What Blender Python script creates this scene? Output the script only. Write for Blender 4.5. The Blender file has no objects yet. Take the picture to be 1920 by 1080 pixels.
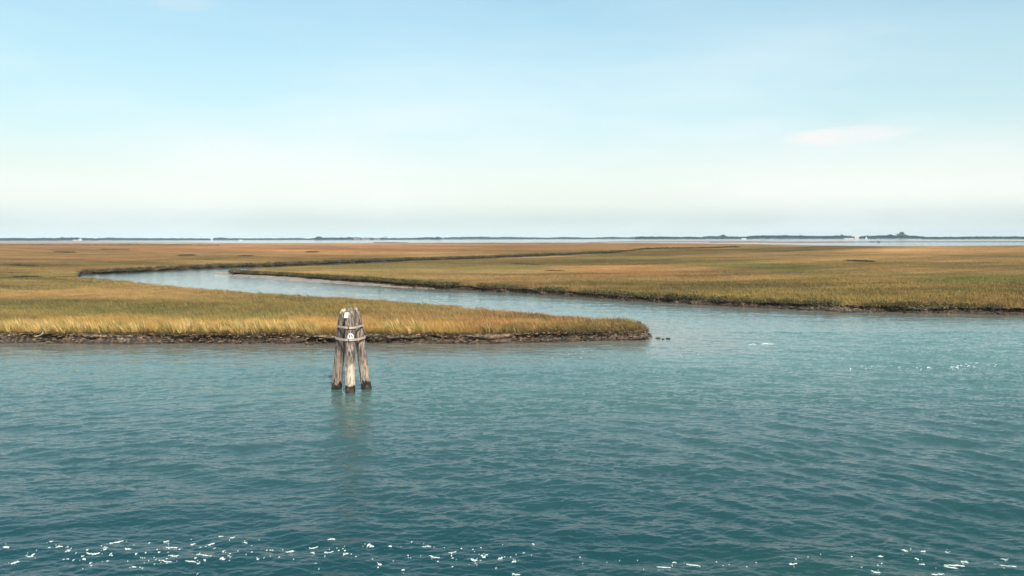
import bpy, bmesh, math, random
import numpy as np
from mathutils import Matrix, Vector, geometry as mgeo

# ------------------------------------------------------------------ camera, sky, sun
S = bpy.context.scene
COL = S.collection
F, H, VH, ROLL = 1450.0, 4.9, 446.8, math.atan2(4.5, 1920)      # focal in px of a 1920 wide frame, eye height, horizon row
pitch = math.atan((540 - VH) / F)
fwd = Vector((0, math.cos(pitch), -math.sin(pitch)))
up0 = Vector((0, math.sin(pitch), math.cos(pitch)))
rt0 = Vector((1, 0, 0))
rt = math.cos(ROLL) * rt0 - math.sin(ROLL) * up0
up = math.sin(ROLL) * rt0 + math.cos(ROLL) * up0
cd = bpy.data.cameras.new('camera'); cam = bpy.data.objects.new('camera', cd); COL.objects.link(cam)
cam.matrix_world = Matrix(((rt.x, up.x, -fwd.x, 0), (rt.y, up.y, -fwd.y, 0), (rt.z, up.z, -fwd.z, H), (0, 0, 0, 1)))
cd.sensor_width = 36; cd.lens = 36 * F / 1920; cd.clip_end = 30000; cd.clip_start = 0.1
S.camera = cam

SUN_EL, SUN_AZ = math.radians(38), math.radians(160)            # azimuth clockwise from +Y: behind the camera, a little right
w = bpy.data.worlds.new('World'); S.world = w; w.use_nodes = True
nt = w.node_tree; nt.nodes.clear()
def N(t, kind, **kw):
    n = t.nodes.new(kind)
    for k, v in kw.items():
        setattr(n, k, v)
    return n
def mixrgb(t, blend, fac, a, b):
    m = N(t, 'ShaderNodeMix', data_type='RGBA', blend_type=blend)
    for sock, val in ((0, fac), (6, a), (7, b)):
        if isinstance(val, bpy.types.NodeSocket): t.links.new(val, m.inputs[sock])
        elif sock == 0: m.inputs[0].default_value = val
        else: m.inputs[sock].default_value = (*val, 1) if len(val) == 3 else val
    return m.outputs[2]
def math_(t, op, a, b=None, clamp=False, c=None):
    m = N(t, 'ShaderNodeMath', operation=op, use_clamp=clamp)
    for i, v in enumerate((a, b, c)):
        if v is None: continue
        if isinstance(v, bpy.types.NodeSocket): t.links.new(v, m.inputs[i])
        else: m.inputs[i].default_value = v
    return m.outputs[0]
def ramp(t, fac, stops, interp='LINEAR'):
    r = N(t, 'ShaderNodeValToRGB'); r.color_ramp.interpolation = interp
    e = r.color_ramp.elements
    while len(e) < len(stops): e.new(0.5)
    for el, (p, c) in zip(e, stops):
        el.position = p; el.color = (*c, 1) if len(c) == 3 else c
    t.links.new(fac, r.inputs[0]); return r.outputs[0]
def maprange(t, v, a, b, c, d, smooth=True):
    m = N(t, 'ShaderNodeMapRange', interpolation_type='SMOOTHSTEP' if smooth else 'LINEAR')
    t.links.new(v, m.inputs[0])
    for i, x in enumerate((a, b, c, d)): m.inputs[i + 1].default_value = x
    return m.outputs[0]
sky = N(nt, 'ShaderNodeTexSky', sky_type='NISHITA', sun_disc=False, sun_elevation=SUN_EL, sun_rotation=SUN_AZ,
        air_density=1.3, dust_density=2.4, ozone_density=1.3, altitude=0)
tc = N(nt, 'ShaderNodeTexCoord'); sep = N(nt, 'ShaderNodeSeparateXYZ'); nt.links.new(tc.outputs['Generated'], sep.inputs[0])
# a milky summer veil over the clear sky: creamy near the horizon, thin higher up, in soft uneven patches
mp = N(nt, 'ShaderNodeMapping'); mp.inputs['Scale'].default_value = (1.6, 1.6, 7); nt.links.new(tc.outputs['Generated'], mp.inputs[0])
nz = N(nt, 'ShaderNodeTexNoise'); nz.inputs['Scale'].default_value = 1.3; nz.inputs['Detail'].default_value = 5; nt.links.new(mp.outputs[0], nz.inputs[0])
veil_h = maprange(nt, sep.outputs[2], 0.03, 0.47, 1.0, 0.0)
veil_n = maprange(nt, nz.outputs[0], 0.35, 0.7, 0.0, 1.0)
veil = math_(nt, 'MULTIPLY', math_(nt, 'MULTIPLY_ADD', veil_n, 0.35, False, 0.62), veil_h, True)
sky_t = mixrgb(nt, 'MULTIPLY', 1.0, sky.outputs[0], (0.75, 1.25, 1.27))
skyc = mixrgb(nt, 'MIX', veil, sky_t, (6.9, 7.6, 7.8))
bandn = math_(nt, 'MULTIPLY', maprange(nt, sep.outputs[2], 0.015, 0.05, 0, 1), maprange(nt, sep.outputs[2], 0.05, 0.15, 1, 0))
skyc = mixrgb(nt, 'MIX', math_(nt, 'MULTIPLY', bandn, 0.55), skyc, (8.1, 7.9, 7.15))
low = maprange(nt, sep.outputs[2], -.01, 0.035, 1, 0)
skyc = mixrgb(nt, 'MIX', math_(nt, 'MULTIPLY', low, .6), skyc, (8.4, 8.5, 8.05))
# one faint wisp of cloud to the right
def dirpix(u, v):
    return ((u - 960) * rt + (540 - v) * up + F * fwd).normalized()
cdir = dirpix(1590, 254)
caz, cel = math.atan2(cdir.x, cdir.y), cdir.z
az = math_(nt, 'ARCTAN2', sep.outputs[0], sep.outputs[1])
nz2 = N(nt, 'ShaderNodeTexNoise'); nz2.inputs['Scale'].default_value = 14; nz2.inputs['Detail'].default_value = 6
mp2 = N(nt, 'ShaderNodeMapping'); mp2.inputs['Scale'].default_value = (1, 1, 3.5); nt.links.new(tc.outputs['Generated'], mp2.inputs[0]); nt.links.new(mp2.outputs[0], nz2.inputs[0])
def wisp(caz, cel, waz, wel, skew=0.0):
    da = math_(nt, 'SUBTRACT', az, caz)
    a = math_(nt, 'DIVIDE', da, waz)
    e = math_(nt, 'DIVIDE', math_(nt, 'SUBTRACT', math_(nt, 'SUBTRACT', sep.outputs[2], cel), math_(nt, 'MULTIPLY', da, skew)), wel)
    r2 = math_(nt, 'ADD', math_(nt, 'POWER', math_(nt, 'ABSOLUTE', a), 2.0), math_(nt, 'POWER', math_(nt, 'ABSOLUTE', e), 2.0))
    r2 = math_(nt, 'ADD', r2, math_(nt, 'MULTIPLY', math_(nt, 'SUBTRACT', nz2.outputs[0], 0.5), 1.6))
    return maprange(nt, r2, 0.15, 1.0, 1, 0)
w1 = wisp(caz, cel, 0.095, 0.0125, 0.02)
skyc = mixrgb(nt, 'MIX', math_(nt, 'MULTIPLY', w1, 0.62), skyc, (7.3, 7.3, 7.25))
d2 = dirpix(1530, 256); w2 = wisp(math.atan2(d2.x, d2.y), d2.z, 0.035, 0.010)
skyc = mixrgb(nt, 'MIX', math_(nt, 'MULTIPLY', w2, 0.35), skyc, (7.6, 7.3, 7.1))
d3 = dirpix(345, 4); w3 = wisp(math.atan2(d3.x, d3.y), d3.z, 0.04, 0.012)
skyc = mixrgb(nt, 'MIX', math_(nt, 'MULTIPLY', w3, 0.16), skyc, (6.8, 6.9, 6.9))
bg = N(nt, 'ShaderNodeBackground'); bg.inputs[1].default_value = 0.1; nt.links.new(skyc, bg.inputs[0])
wo = N(nt, 'ShaderNodeOutputWorld'); nt.links.new(bg.outputs[0], wo.inputs[0])

sd = bpy.data.lights.new('sun', 'SUN'); so = bpy.data.objects.new('sun', sd); COL.objects.link(so)
sd.energy = 3.6; sd.angle = math.radians(0.6); sd.color = (1.0, 0.91, 0.78)
sdir = Vector((math.sin(SUN_AZ) * math.cos(SUN_EL), math.cos(SUN_AZ) * math.cos(SUN_EL), math.sin(SUN_EL)))
so.rotation_euler = sdir.to_track_quat('Z', 'Y').to_euler()
S.view_settings.view_transform = 'Standard'; S.view_settings.look = 'None'; S.view_settings.gamma = 1.0
S.view_settings.use_curve_mapping = False; S.view_settings.exposure = 0.4
S.cycles.max_bounces = 6; S.cycles.volume_bounces = 0; S.cycles.caustics_reflective = False; S.cycles.caustics_refractive = False

# ------------------------------------------------------------------ helpers
rng = np.random.default_rng(7); random.seed(7)
def P(u, v, z=0.0):
    """the point at height z that the photograph shows at pixel (u, v)"""
    d = (float(u) - 960) * rt + (540 - float(v)) * up + F * fwd
    t = (z - H) / d.z
    return (d.x * t, d.y * t)
def _ray(u, v):
    u = np.asarray(u, float) - 960; v = 540 - np.asarray(v, float)
    return [u * rt[i] + v * up[i] + F * fwd[i] for i in range(3)]
def X_at(u, y):
    """x of pixel column u at ground distance y (near the horizon row)"""
    d = _ray(u, 460.0); q = d[0] / d[1] * y
    return q if np.ndim(q) else float(q)
def Z_at(u, v, y):
    d = _ray(u, v); q = H + d[2] / d[1] * y
    return q if np.ndim(q) else float(q)
def tag(o, label=None, cat=None, group=None, kind=None):
    if label: o['label'] = label
    if cat: o['category'] = cat
    if group: o['group'] = group
    if kind: o['kind'] = kind
    return o
def empty(name, loc, label, cat, group=None, rz=0):
    o = bpy.data.objects.new(name, None); COL.objects.link(o); o.location = loc; o.rotation_euler.z = rz
    o.empty_display_size = 0.2
    return tag(o, label, cat, group)
def link(name, me, mat=None, parent=None):
    o = bpy.data.objects.new(name, me); COL.objects.link(o)
    if mat: me.materials.append(mat)
    if parent: o.parent = parent
    return o
def npmesh(name, verts, faces, k, mat=None, parent=None, smooth=False, attrs=None):
    """mesh from numpy arrays, faces all k-gons or a list of (array, k)"""
    me = bpy.data.meshes.new(name)
    groups = faces if isinstance(faces, list) else [(faces, k)]
    loops = np.concatenate([f.reshape(-1) for f, _ in groups]).astype(np.int32)
    tot = np.concatenate([np.full(len(f), kk, np.int32) for f, kk in groups])
    start = np.concatenate([[0], np.cumsum(tot)[:-1]]).astype(np.int32)
    me.vertices.add(len(verts)); me.vertices.foreach_set('co', np.asarray(verts, np.float32).reshape(-1))
    me.loops.add(len(loops)); me.loops.foreach_set('vertex_index', loops)
    me.polygons.add(len(tot)); me.polygons.foreach_set('loop_start', start); me.polygons.foreach_set('loop_total', tot)
    if smooth: me.polygons.foreach_set('use_smooth', np.ones(len(tot), bool))
    for an, arr in (attrs or {}).items():
        if arr.ndim == 1:
            a = me.attributes.new(an, 'FLOAT', 'POINT'); a.data.foreach_set('value', arr.astype(np.float32))
        else:
            a = me.attributes.new(an, 'FLOAT_COLOR', 'POINT')
            c = np.ones((len(arr), 4), np.float32); c[:, :3] = arr; a.data.foreach_set('color', c.reshape(-1))
    me.update(calc_edges=True)
    return link(name, me, mat, parent)
def _hash(ix, iy, seed):
    h = (ix.astype(np.int64) * 374761393 + iy.astype(np.int64) * 668265263 + seed * 1442695041) & 0x7fffffff
    h = ((h ^ (h >> 13)) * 1274126177) & 0x7fffffff
    return ((h ^ (h >> 16)) & 0xffff) / 65535.0
def vnoise(x, y, seed=0):
    x = np.asarray(x, float); y = np.asarray(y, float)
    ix, iy = np.floor(x), np.floor(y); fx, fy = x - ix, y - iy
    fx = fx * fx * (3 - 2 * fx); fy = fy * fy * (3 - 2 * fy)
    a = _hash(ix, iy, seed); b = _hash(ix + 1, iy, seed); c = _hash(ix, iy + 1, seed); d = _hash(ix + 1, iy + 1, seed)
    return (a * (1 - fx) + b * fx) * (1 - fy) + (c * (1 - fx) + d * fx) * fy
def fbm(x, y, seed=0, oct=4):
    s, a, t = 0, 1.0, 0
    for i in range(oct):
        s = s + a * vnoise(x * 2 ** i, y * 2 ** i, seed + i * 17); t += a; a *= 0.55
    return s / t
def newmat(name):
    m = bpy.data.materials.new(name); m.use_nodes = True; t = m.node_tree
    return m, t, t.nodes['Principled BSDF']
def noise(t, scale, detail=4, vec=None, rough=0.55, stretch=None):
    n = N(t, 'ShaderNodeTexNoise'); n.inputs['Scale'].default_value = scale; n.inputs['Detail'].default_value = detail
    n.inputs['Roughness'].default_value = rough
    if vec is None:
        g = N(t, 'ShaderNodeNewGeometry'); vec = g.outputs['Position']
    if stretch:
        mp = N(t, 'ShaderNodeMapping'); mp.inputs['Scale'].default_value = stretch; t.links.new(vec, mp.inputs[0]); vec = mp.outputs[0]
    t.links.new(vec, n.inputs['Vector']); return n.outputs[0]
def bump(t, p, h, strength, dist):
    b = N(t, 'ShaderNodeBump'); b.inputs['Distance'].default_value = dist
    if isinstance(strength, bpy.types.NodeSocket): t.links.new(strength, b.inputs['Strength'])
    else: b.inputs['Strength'].default_value = strength
    t.links.new(h, b.inputs['Height']); t.links.new(b.outputs[0], p.inputs['Normal']); return b
def flat(name, rgb, rough=0.8, var=0.25, scale=3.0, metallic=0):
    m, t, p = newmat(name)
    n = noise(t, scale, 5)
    c = mixrgb(t, 'MIX', n, tuple(x * (1 - var) for x in rgb), tuple(min(1, x * (1 + var)) for x in rgb))
    t.links.new(c, p.inputs['Base Color']); p.inputs['Roughness'].default_value = rough; p.inputs['Metallic'].default_value = metallic
    return m

# ------------------------------------------------------------------ the marsh outline (traced, then put at its real distance)
def chaikin(pts, n=2):
    pts = np.array(pts, float)
    for _ in range(n):
        q = [pts[0]]
        for a, b in zip(pts[:-1], pts[1:]): q += [a * .75 + b * .25, a * .25 + b * .75]
        q.append(pts[-1]); pts = np.array(q)
    return pts
TOP = 0.42
G = 0.80      # height of the grass tops that hide a far bank
near_front = [P(u, v) for u, v in ((-900, 652), (-400, 646), (0, 641), (200, 642), (420, 643.5), (620, 645), (700, 643), (960, 642), (1100, 640), (1170, 638.5), (1192, 637.8), (1206, 636), (1212, 632.5), (1210, 629), (1202, 625.5), (1186, 621.5))]
near_back = [P(1186, 621.5), P(1165, 617.5)] + [P(1100, 591.5, .70)] + [P(u, v, .75) for u, v in ((1000, 583), (900, 574), (800, 565), (700, 557), (600, 551), (500, 545), (400, 540), (300, 531), (220, 523), (165, 518), (140, 515.5))]
back_front = [P(u, v) for u, v in ((150, 514.6), (200, 513), (300, 507.5), (400, 503), (480, 500.5), (560, 498), (700, 492), (860, 486), (960, 482), (1150, 474.5), (1200, 472))]
mid_back = [P(u, v, 0.62) for u, v in ((1150, 473.3), (960, 480.9), (860, 484.9), (700, 491.0), (560, 497.5), (480, 501.5), (452, 504.3), (436, 507.5))]
mid_front = [P(u, v) for u, v in ((433, 513), (448, 515), (480, 516.5), (560, 522), (640, 528), (700, 532.5), (760, 537.5), (830, 542), (900, 546), (1000, 552), (1100, 558), (1200, 565), (1300, 570.5), (1400, 575.5), (1500, 579.5), (1600, 583.5), (1700, 586), (1800, 588), (1920, 591), (2300, 600), (2900, 618))]
far_edge = [P(u, v, TOP) for u, v in ((2900, 459), (2300, 459.5), (1920, 460), (1800, 461), (1700, 461.5), (1600, 461), (1500, 459.5), (1400, 457.5), (1250, 456), (1100, 455), (960, 455), (700, 455.5), (480, 456), (300, 456), (0, 456), (-900, 457))]
def jag(pts, seed):
    """resample by distance from the eye and roughen"""
    pts = chaikin(pts, 2); out = []
    for a, b in zip(pts[:-1], pts[1:]):
        L = np.hypot(*(b - a)); r = np.hypot(*((a + b) / 2)); st = min(max(0.0035 * r, 0.12), 4.0)
        n = max(1, int(L / st))
        for i in range(n): out.append(a + (b - a) * i / n)
    out.append(pts[-1]); out = np.array(out)
    tg = np.gradient(out, axis=0); tg /= np.linalg.norm(tg, axis=1)[:, None] + 1e-9
    nr = np.stack([tg[:, 1], -tg[:, 0]], 1)
    s = np.concatenate([[0], np.cumsum(np.hypot(*(np.diff(out, axis=0)).T))])
    r = np.hypot(out[:, 0], out[:, 1])
    f = (fbm(s / 2.2, s * 0, seed, 4) - .5) * 0.9 + (fbm(s / 9.0, s * 0 + 9, seed, 2) - .5) * np.clip(r / 60, .4, 2.2)
    fade = np.clip(np.minimum(np.arange(len(out)), np.arange(len(out))[::-1]) / 4.0, 0, 1)
    return out + nr * (f * fade)[:, None]
segs = [('near_front', near_front), ('near_back', near_back), ('back_front', back_front), ('mid_back', mid_back), ('mid_front', mid_front), ('far_edge', far_edge)]
J = {k: jag(v, 31 + i * 5) for i, (k, v) in enumerate(segs)}
poly = np.concatenate([J[k] for k, _ in segs])
def inside(x, y, pl=None):
    pl = poly_c if pl is None else pl
    x = np.asarray(x, float); y = np.asarray(y, float); c = np.zeros(x.shape, bool)
    x1, y1 = pl[:, 0], pl[:, 1]; x2, y2 = np.roll(x1, -1), np.roll(y1, -1)
    for a, b, c2, d in zip(x1, y1, x2, y2):
        if b == d: continue
        m = (b > y) != (d > y)
        if not m.any(): continue
        c[m] ^= x[m] < (c2 - a) * (y[m] - b) / (d - b) + a
    return c
poly_c = poly[::2]
# raster of the distance to the shore, for the calm and silty water and for the plants on the edge
GX0, GX1, GY0, GY1, GS = -110., 170., 28., 260., 0.5
gx = np.arange(GX0, GX1, GS); gy = np.arange(GY0, GY1, GS)
GXX, GYY = np.meshgrid(gx, gy)
DIST = np.full(GXX.shape, 1e9)
for p in poly[(np.hypot(poly[:, 0], poly[:, 1]) < 330)][::2]:
    i0, i1 = max(0, int((p[0] - 16 - GX0) / GS)), max(0, int((p[0] + 16 - GX0) / GS)); j0, j1 = max(0, int((p[1] - 16 - GY0) / GS)), max(0, int((p[1] + 16 - GY0) / GS))
    sl = (slice(j0, j1), slice(i0, i1))
    if DIST[sl].size: DIST[sl] = np.minimum(DIST[sl], (GXX[sl] - p[0]) ** 2 + (GYY[sl] - p[1]) ** 2)
DIST = np.sqrt(DIST); DIST[DIST > 50] = 50
def shore(x, y):
    i = np.clip((np.asarray(x) - GX0) / GS, 0, len(gx) - 1.01); j = np.clip((np.asarray(y) - GY0) / GS, 0, len(gy) - 1.01)
    i0, j0 = i.astype(int), j.astype(int); fi, fj = i - i0, j - j0
    d = (DIST[j0, i0] * (1 - fi) + DIST[j0, i0 + 1] * fi) * (1 - fj) + (DIST[j0 + 1, i0] * (1 - fi) + DIST[j0 + 1, i0 + 1] * fi) * fj
    out = (np.asarray(x) < GX0) | (np.asarray(x) > GX1) | (np.asarray(y) > GY1)
    return np.where(out, 50.0, d)

# vegetation colours: which plants grow where, read off the photograph at a few dozen spots
PAL = dict(g=(0.120, 0.135, 0.030), l=(0.205, 0.165, 0.048), t=(0.320, 0.215, 0.080), o=(0.420, 0.235, 0.090),
           s=(0.480, 0.315, 0.095), p=(0.470, 0.270, 0.140), d=(0.100, 0.085, 0.040), y=(0.255, 0.190, 0.048))
for _k in PAL: PAL[_k] = tuple(a * b for a, b in zip(PAL[_k], (1.08, .94, .82) if _k in 'ops' else (1.08, .97, .92)))
CP = '''0 470 t|0 485 t|0 505 l|0 520 l|0 540 l|60 550 t|200 552 t|350 556 t|60 575 g|150 582 g|250 585 g|20 595 l|0 530 y|100 527 l|200 530 l|
300 545 t|330 565 l|420 575 l|500 565 l|560 560 l|600 575 g|480 590 g|560 590 l|640 570 l|700 575 l|760 580 l|820 585 t|900 583 t|980 590 o|1050 600 t|1120 600 o|1180 605 t|800 600 t|900 605 o|
300 620 s|100 620 s|500 620 s|700 620 s|850 622 s|1000 620 l|1100 620 l|1180 620 l|1000 605 o|
100 462 o|200 468 t|300 465 o|400 475 t|200 483 o|320 485 l|150 495 l|250 500 t|350 495 t|100 490 t|50 508 l|100 510 l|420 490 t|
500 462 p|600 465 o|500 480 t|600 478 o|700 470 o|800 463 p|800 475 t|900 470 o|650 487 l|900 480 t|1000 462 o|1000 470 t|1100 463 o|1200 462 t|1100 470 l|1300 462 t|
470 508 o|540 505 l|550 515 t|640 500 l|650 518 l|760 500 l|760 520 t|850 500 l|860 520 t|900 530 t|960 495 l|950 510 t|1000 525 t|1050 485 l|1100 500 o|1150 508 o|1100 520 t|1060 540 t|1200 490 l|1250 512 o|1200 530 l|1250 550 l|1150 545 y|
1300 475 l|1300 495 l|1330 510 t|1400 515 t|1350 535 l|1400 550 l|1450 560 y|1500 475 t|1480 490 l|1550 500 g|1500 520 y|1600 485 t|1600 515 l|1650 475 t|1700 480 t|1750 505 t|1700 515 l|1720 535 l|1600 545 l|1600 560 y|1750 560 l|
1850 470 t|1850 480 l|1800 500 l|1900 520 g|1860 530 g|1800 550 l|1900 560 l|1920 545 g|1850 572 l|1700 468 o|1900 466 t|1550 465 l|1400 468 l'''
cps = [q.split() for q in CP.replace('\n', '').split('|')]
cpw = np.array([P(float(a), float(b), 0.5) for a, b, _ in cps]); cpc = np.array([PAL[c] for _, _, c in cps])
cpk = np.stack([np.arctan2(cpw[:, 0], cpw[:, 1]) * 2.6, np.log(np.hypot(cpw[:, 0], cpw[:, 1])) * 3.0], 1)
def veg(x, y):
    x = np.asarray(x, float); y = np.asarray(y, float); r = np.hypot(x, y)
    # warp so that the patches have natural edges
    wx = x + (fbm(x / (r * .05 + 1), y / (r * .05 + 1), 3, 3) - .5) * r * 0.16
    wy = y + (fbm(x / (r * .10 + 1), y / (r * .03 + 1), 4, 3) - .5) * r * 0.16
    k = np.stack([np.arctan2(wx, wy) * 2.6, np.log(np.hypot(wx, wy)) * 3.0], 1)
    out = np.zeros((len(x), 3)); mean = np.array([.275, .183, .068])
    for i in range(0, len(x), 40000):
        d = ((k[i:i + 40000, None, :] - cpk[None]) ** 2).sum(2) + 2e-4
        w_ = d ** -2.2; out[i:i + 40000] = (w_ @ cpc) / w_.sum(1)[:, None]
    # streaks and small stands of other plants
    out = out * .76 + mean * .24
    n1 = fbm(x / 7.0, y / 3.0, 11, 4); n2 = fbm(x / 40.0, y / 22.0, 12, 4)
    n3 = fbm(x / (r * .22 + 2), y / (r * .022 + 1), 14, 5)
    f = 1 + (n1 - .5) * 0.45 + (n2 - .5) * 0.5 + (n3 - .5) * 1.5 * np.clip(r / 120, .3, 1)
    out = out * f[:, None]
    ff = np.clip((r - 90) / 220, 0, 1)[:, None]; out = out * (1 + ff * np.array([.18, .02, -.06]))
    pk = np.clip((fbm(x / 18.0, y / 14.0, 15, 4) - .56) * 5, 0, 1)[:, None] * 0.5
    out = out * (1 - pk) + np.array(PAL['o']) * 0.8 * pk
    dk = np.clip((fbm(x / 24.0, y / 9.0, 19, 5) - .60) * 7, 0, 1)[:, None] * 0.55
    out = out * (1 - dk) + np.array(PAL['d']) * dk
    return np.clip(out * np.array([.99, .96, 1.03]), 0.01, 0.8)

# ------------------------------------------------------------------ materials of the marsh
def m_ground():
    m, t, p = newmat('saltmarsh sward')
    a = N(t, 'ShaderNodeAttribute', attribute_name='veg')
    n1 = noise(t, 1.3, 6, stretch=(1, 1, 1)); n2 = noise(t, 0.22, 5)
    n3 = noise(t, 0.05, 8, rough=0.65)
    f = math_(t, 'ADD', math_(t, 'MULTIPLY', n1, 0.7), math_(t, 'ADD', math_(t, 'MULTIPLY', n2, 0.7), math_(t, 'MULTIPLY', n3, 0.9)))
    f = math_(t, 'MULTIPLY', maprange(t, f, 0.85, 1.45, 0.62, 1.30, False), 1.0)
    cmb = N(t, 'ShaderNodeCombineColor'); [t.links.new(f, cmb.inputs[i]) for i in range(3)]
    c = mixrgb(t, 'MULTIPLY', 1.0, a.outputs['Color'], cmb.outputs[0])
    t.links.new(c, p.inputs['Base Color']); p.inputs['Roughness'].default_value = 0.95; p.inputs['Specular IOR Level'].default_value = 0.1
    bump(t, p, n1, 0.6, 0.25); return m
def m_blade(name, trans=0.25):
    m, t, p = newmat(name)
    a = N(t, 'ShaderNodeAttribute', attribute_name='veg')
    t.links.new(a.outputs['Color'], p.inputs['Base Color']); p.inputs['Roughness'].default_value = 0.7
    p.inputs['Specular IOR Level'].default_value = 0.2
    tr = N(t, 'ShaderNodeBsdfTranslucent'); t.links.new(a.outputs['Color'], tr.inputs[0])
    mx = N(t, 'ShaderNodeMixShader'); mx.inputs[0].default_value = trans
    out = t.nodes['Material Output']; t.links.new(p.outputs[0], mx.inputs[1]); t.links.new(tr.outputs[0], mx.inputs[2]); t.links.new(mx.outputs[0], out.inputs[0])
    return m
def m_mud():
    m, t, p = newmat('eroded lagoon mud')
    n1 = noise(t, 6.5, 7, rough=0.68); n2 = noise(t, 0.8, 4); n3 = noise(t, 14, 4)
    c = ramp(t, n1, ((0.40, (0.012, 0.009, 0.008)), (0.48, (0.050, 0.034, 0.025)), (0.57, (0.15, 0.092, 0.056)), (0.68, (0.38, 0.25, 0.155))))  # the near-black stop paints the shade of hollows into the mud
    c = mixrgb(t, 'MIX', maprange(t, n2, 0.5, 0.65, 0, 0.45), c, (0.17, 0.085, 0.055))
    a = N(t, 'ShaderNodeAttribute', attribute_name='wet')
    lp = N(t, 'ShaderNodeAttribute', attribute_name='lip')
    c = mixrgb(t, 'MIX', math_(t, 'MULTIPLY', lp.outputs['Fac'], maprange(t, n1, .44, .58, 0, .6)), c, (.46, .34, .25))
    c = mixrgb(t, 'MIX', math_(t, 'MULTIPLY', a.outputs['Fac'], 0.75), c, (0.020, 0.018, 0.018))
    t.links.new(c, p.inputs['Base Color']); p.inputs['Roughness'].default_value = 0.75
    bump(t, p, n3, 0.8, 0.04); return m
MUD = m_mud(); GROUND = m_ground(); BLADE = m_blade('grass blades'); LEAF = m_blade('marsh shrub leaves', 0.12)
def m_clod():
    m, t, p = newmat('dried mud clods')
    a = N(t, 'ShaderNodeAttribute', attribute_name='veg')
    n = noise(t, 9, 5)
    c = mixrgb(t, 'MULTIPLY', 1.0, a.outputs['Color'], ramp(t, n, ((0.3, (0.45, 0.42, 0.4)), (0.65, (1.15, 1.1, 1.05)))))
    t.links.new(c, p.inputs['Base Color']); p.inputs['Roughness'].default_value = 0.85; bump(t, p, n, 0.6, 0.03); return m
CLOD = m_clod()

# ------------------------------------------------------------------ marsh surface
rings = np.exp(np.linspace(math.log(35.5), math.log(1500), 190)); angs = np.radians(np.linspace(-54, 54, 330))
RR, AA = np.meshgrid(rings, angs); RR = RR * (1 + (rng.random(RR.shape) - .5) * .012); AA = AA + (rng.random(AA.shape) - .5) * .004
px, py = (RR * np.sin(AA)).ravel(), (RR * np.cos(AA)).ravel()
keep = inside(px, py, poly); dd = shore(px, py); rr_ = np.hypot(px, py)
keep &= dd > np.clip(rr_ * 0.006, .25, 2)
ip = np.stack([px[keep], py[keep]], 1)
npoly = len(poly)
allp = [Vector(q) for q in np.concatenate([poly, ip])]
edges = [(i, (i + 1) % npoly) for i in range(npoly)]
vo, eo, fo, ov, oe, of = mgeo.delaunay_2d_cdt(allp, edges, [], 0, 1e-4, False)
vo = np.array([(v.x, v.y) for v in vo]); fo = np.array([f for f in fo if len(f) == 3])
ctr = vo[fo].mean(1); fo = fo[inside(ctr[:, 0], ctr[:, 1], poly)]
def ground_z(x, y):
    r = np.hypot(x, y)
    return TOP + (fbm(np.asarray(x) / 2.5, np.asarray(y) / 2.5, 5, 3) - .5) * 0.10 + (fbm(np.asarray(x) / 30., np.asarray(y) / 12., 6, 3) - .5) * np.clip(r / 300, 0.1, .55)
gz = ground_z(vo[:, 0], vo[:, 1]); onb = shore(vo[:, 0], vo[:, 1]) < 0.5; gz[onb] = TOP + (gz[onb] - TOP) * .3
npmesh('marsh_ground', np.column_stack([vo, gz]), fo, 3, GROUND, smooth=True, attrs={'veg': veg(vo[:, 0], vo[:, 1]) * 0.85})['kind'] = 'structure'

# ------------------------------------------------------------------ eroded banks
def bank(name, pts, rows, amp, foot=0.5, label=None):
    tg = np.gradient(pts, axis=0); tg /= np.linalg.norm(tg, axis=1)[:, None] + 1e-9
    nr = np.stack([tg[:, 1], -tg[:, 0]], 1)
    k = 9; ker = np.ones(k) / k
    nr = np.stack([np.convolve(np.pad(nr[:, i], k // 2, mode='edge'), ker, 'valid') for i in range(2)], 1)
    prof = np.array([(-0.45, TOP - .05), (-0.1, TOP + .03), (0.03, TOP), (0.06, .33), (0.0, .24), (0.0, .16), (0.10, .08), (0.22, .02), (0.36, -.06), (0.36 + foot, -.35)])
    tt = np.linspace(0, len(prof) - 1, rows); pr = np.stack([np.interp(tt, np.arange(len(prof)), prof[:, i]) for i in (0, 1)], 1)
    s = np.concatenate([[0], np.cumsum(np.hypot(*(np.diff(pts, axis=0)).T))])
    V = []; W = []
    for off, z in pr:
        env = 1.0 if z < TOP - .02 else .35
        o = off + env * amp * ((fbm(s / .55, np.full_like(s, z / .13), 41, 4) - .5) * 0.55 + (fbm(s / 2.4, np.full_like(s, z / .3), 47, 3) - .5) * 1.1)
        zz = z + (fbm(s / .5, np.full_like(s, z / .1 + 30), 43, 3) - .5) * 0.10 * (z > -.02) + (fbm(s / 3., s * 0 + 3, 44, 2) - .5) * .10 * (z > .2)
        V.append(np.column_stack([pts + nr * o[:, None], zz])); W.append(np.clip(1 - (zz - .02) / .12, 0, 1))
    n = len(pts); V = np.concatenate(V); W = np.concatenate(W)
    i, j = np.meshgrid(np.arange(n - 1), np.arange(rows - 1)); a = (j * n + i).ravel()
    Fq = np.column_stack([a, a + n, a + n + 1, a + 1])
    o = npmesh(name, V, Fq, 4, MUD, smooth=True, attrs={'wet': W, 'lip': np.clip(1 - np.abs(V[:, 2] - TOP + .03) / .055, 0, 1) * (np.arctan2(V[:, 1] - 36, V[:, 0]) * 0 + (V[:, 1] < 46))}); o['kind'] = 'structure'; return o
bank('mud_bank', np.concatenate([J['near_front'], J['near_back'][1:], J['back_front'][1:]]), 16, 1.0)
bank('mud_bank', np.concatenate([J['mid_back'], J['mid_front'][1:]]), 14, 1.1)
bank('mud_bank', J['far_edge'], 5, .6)

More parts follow.
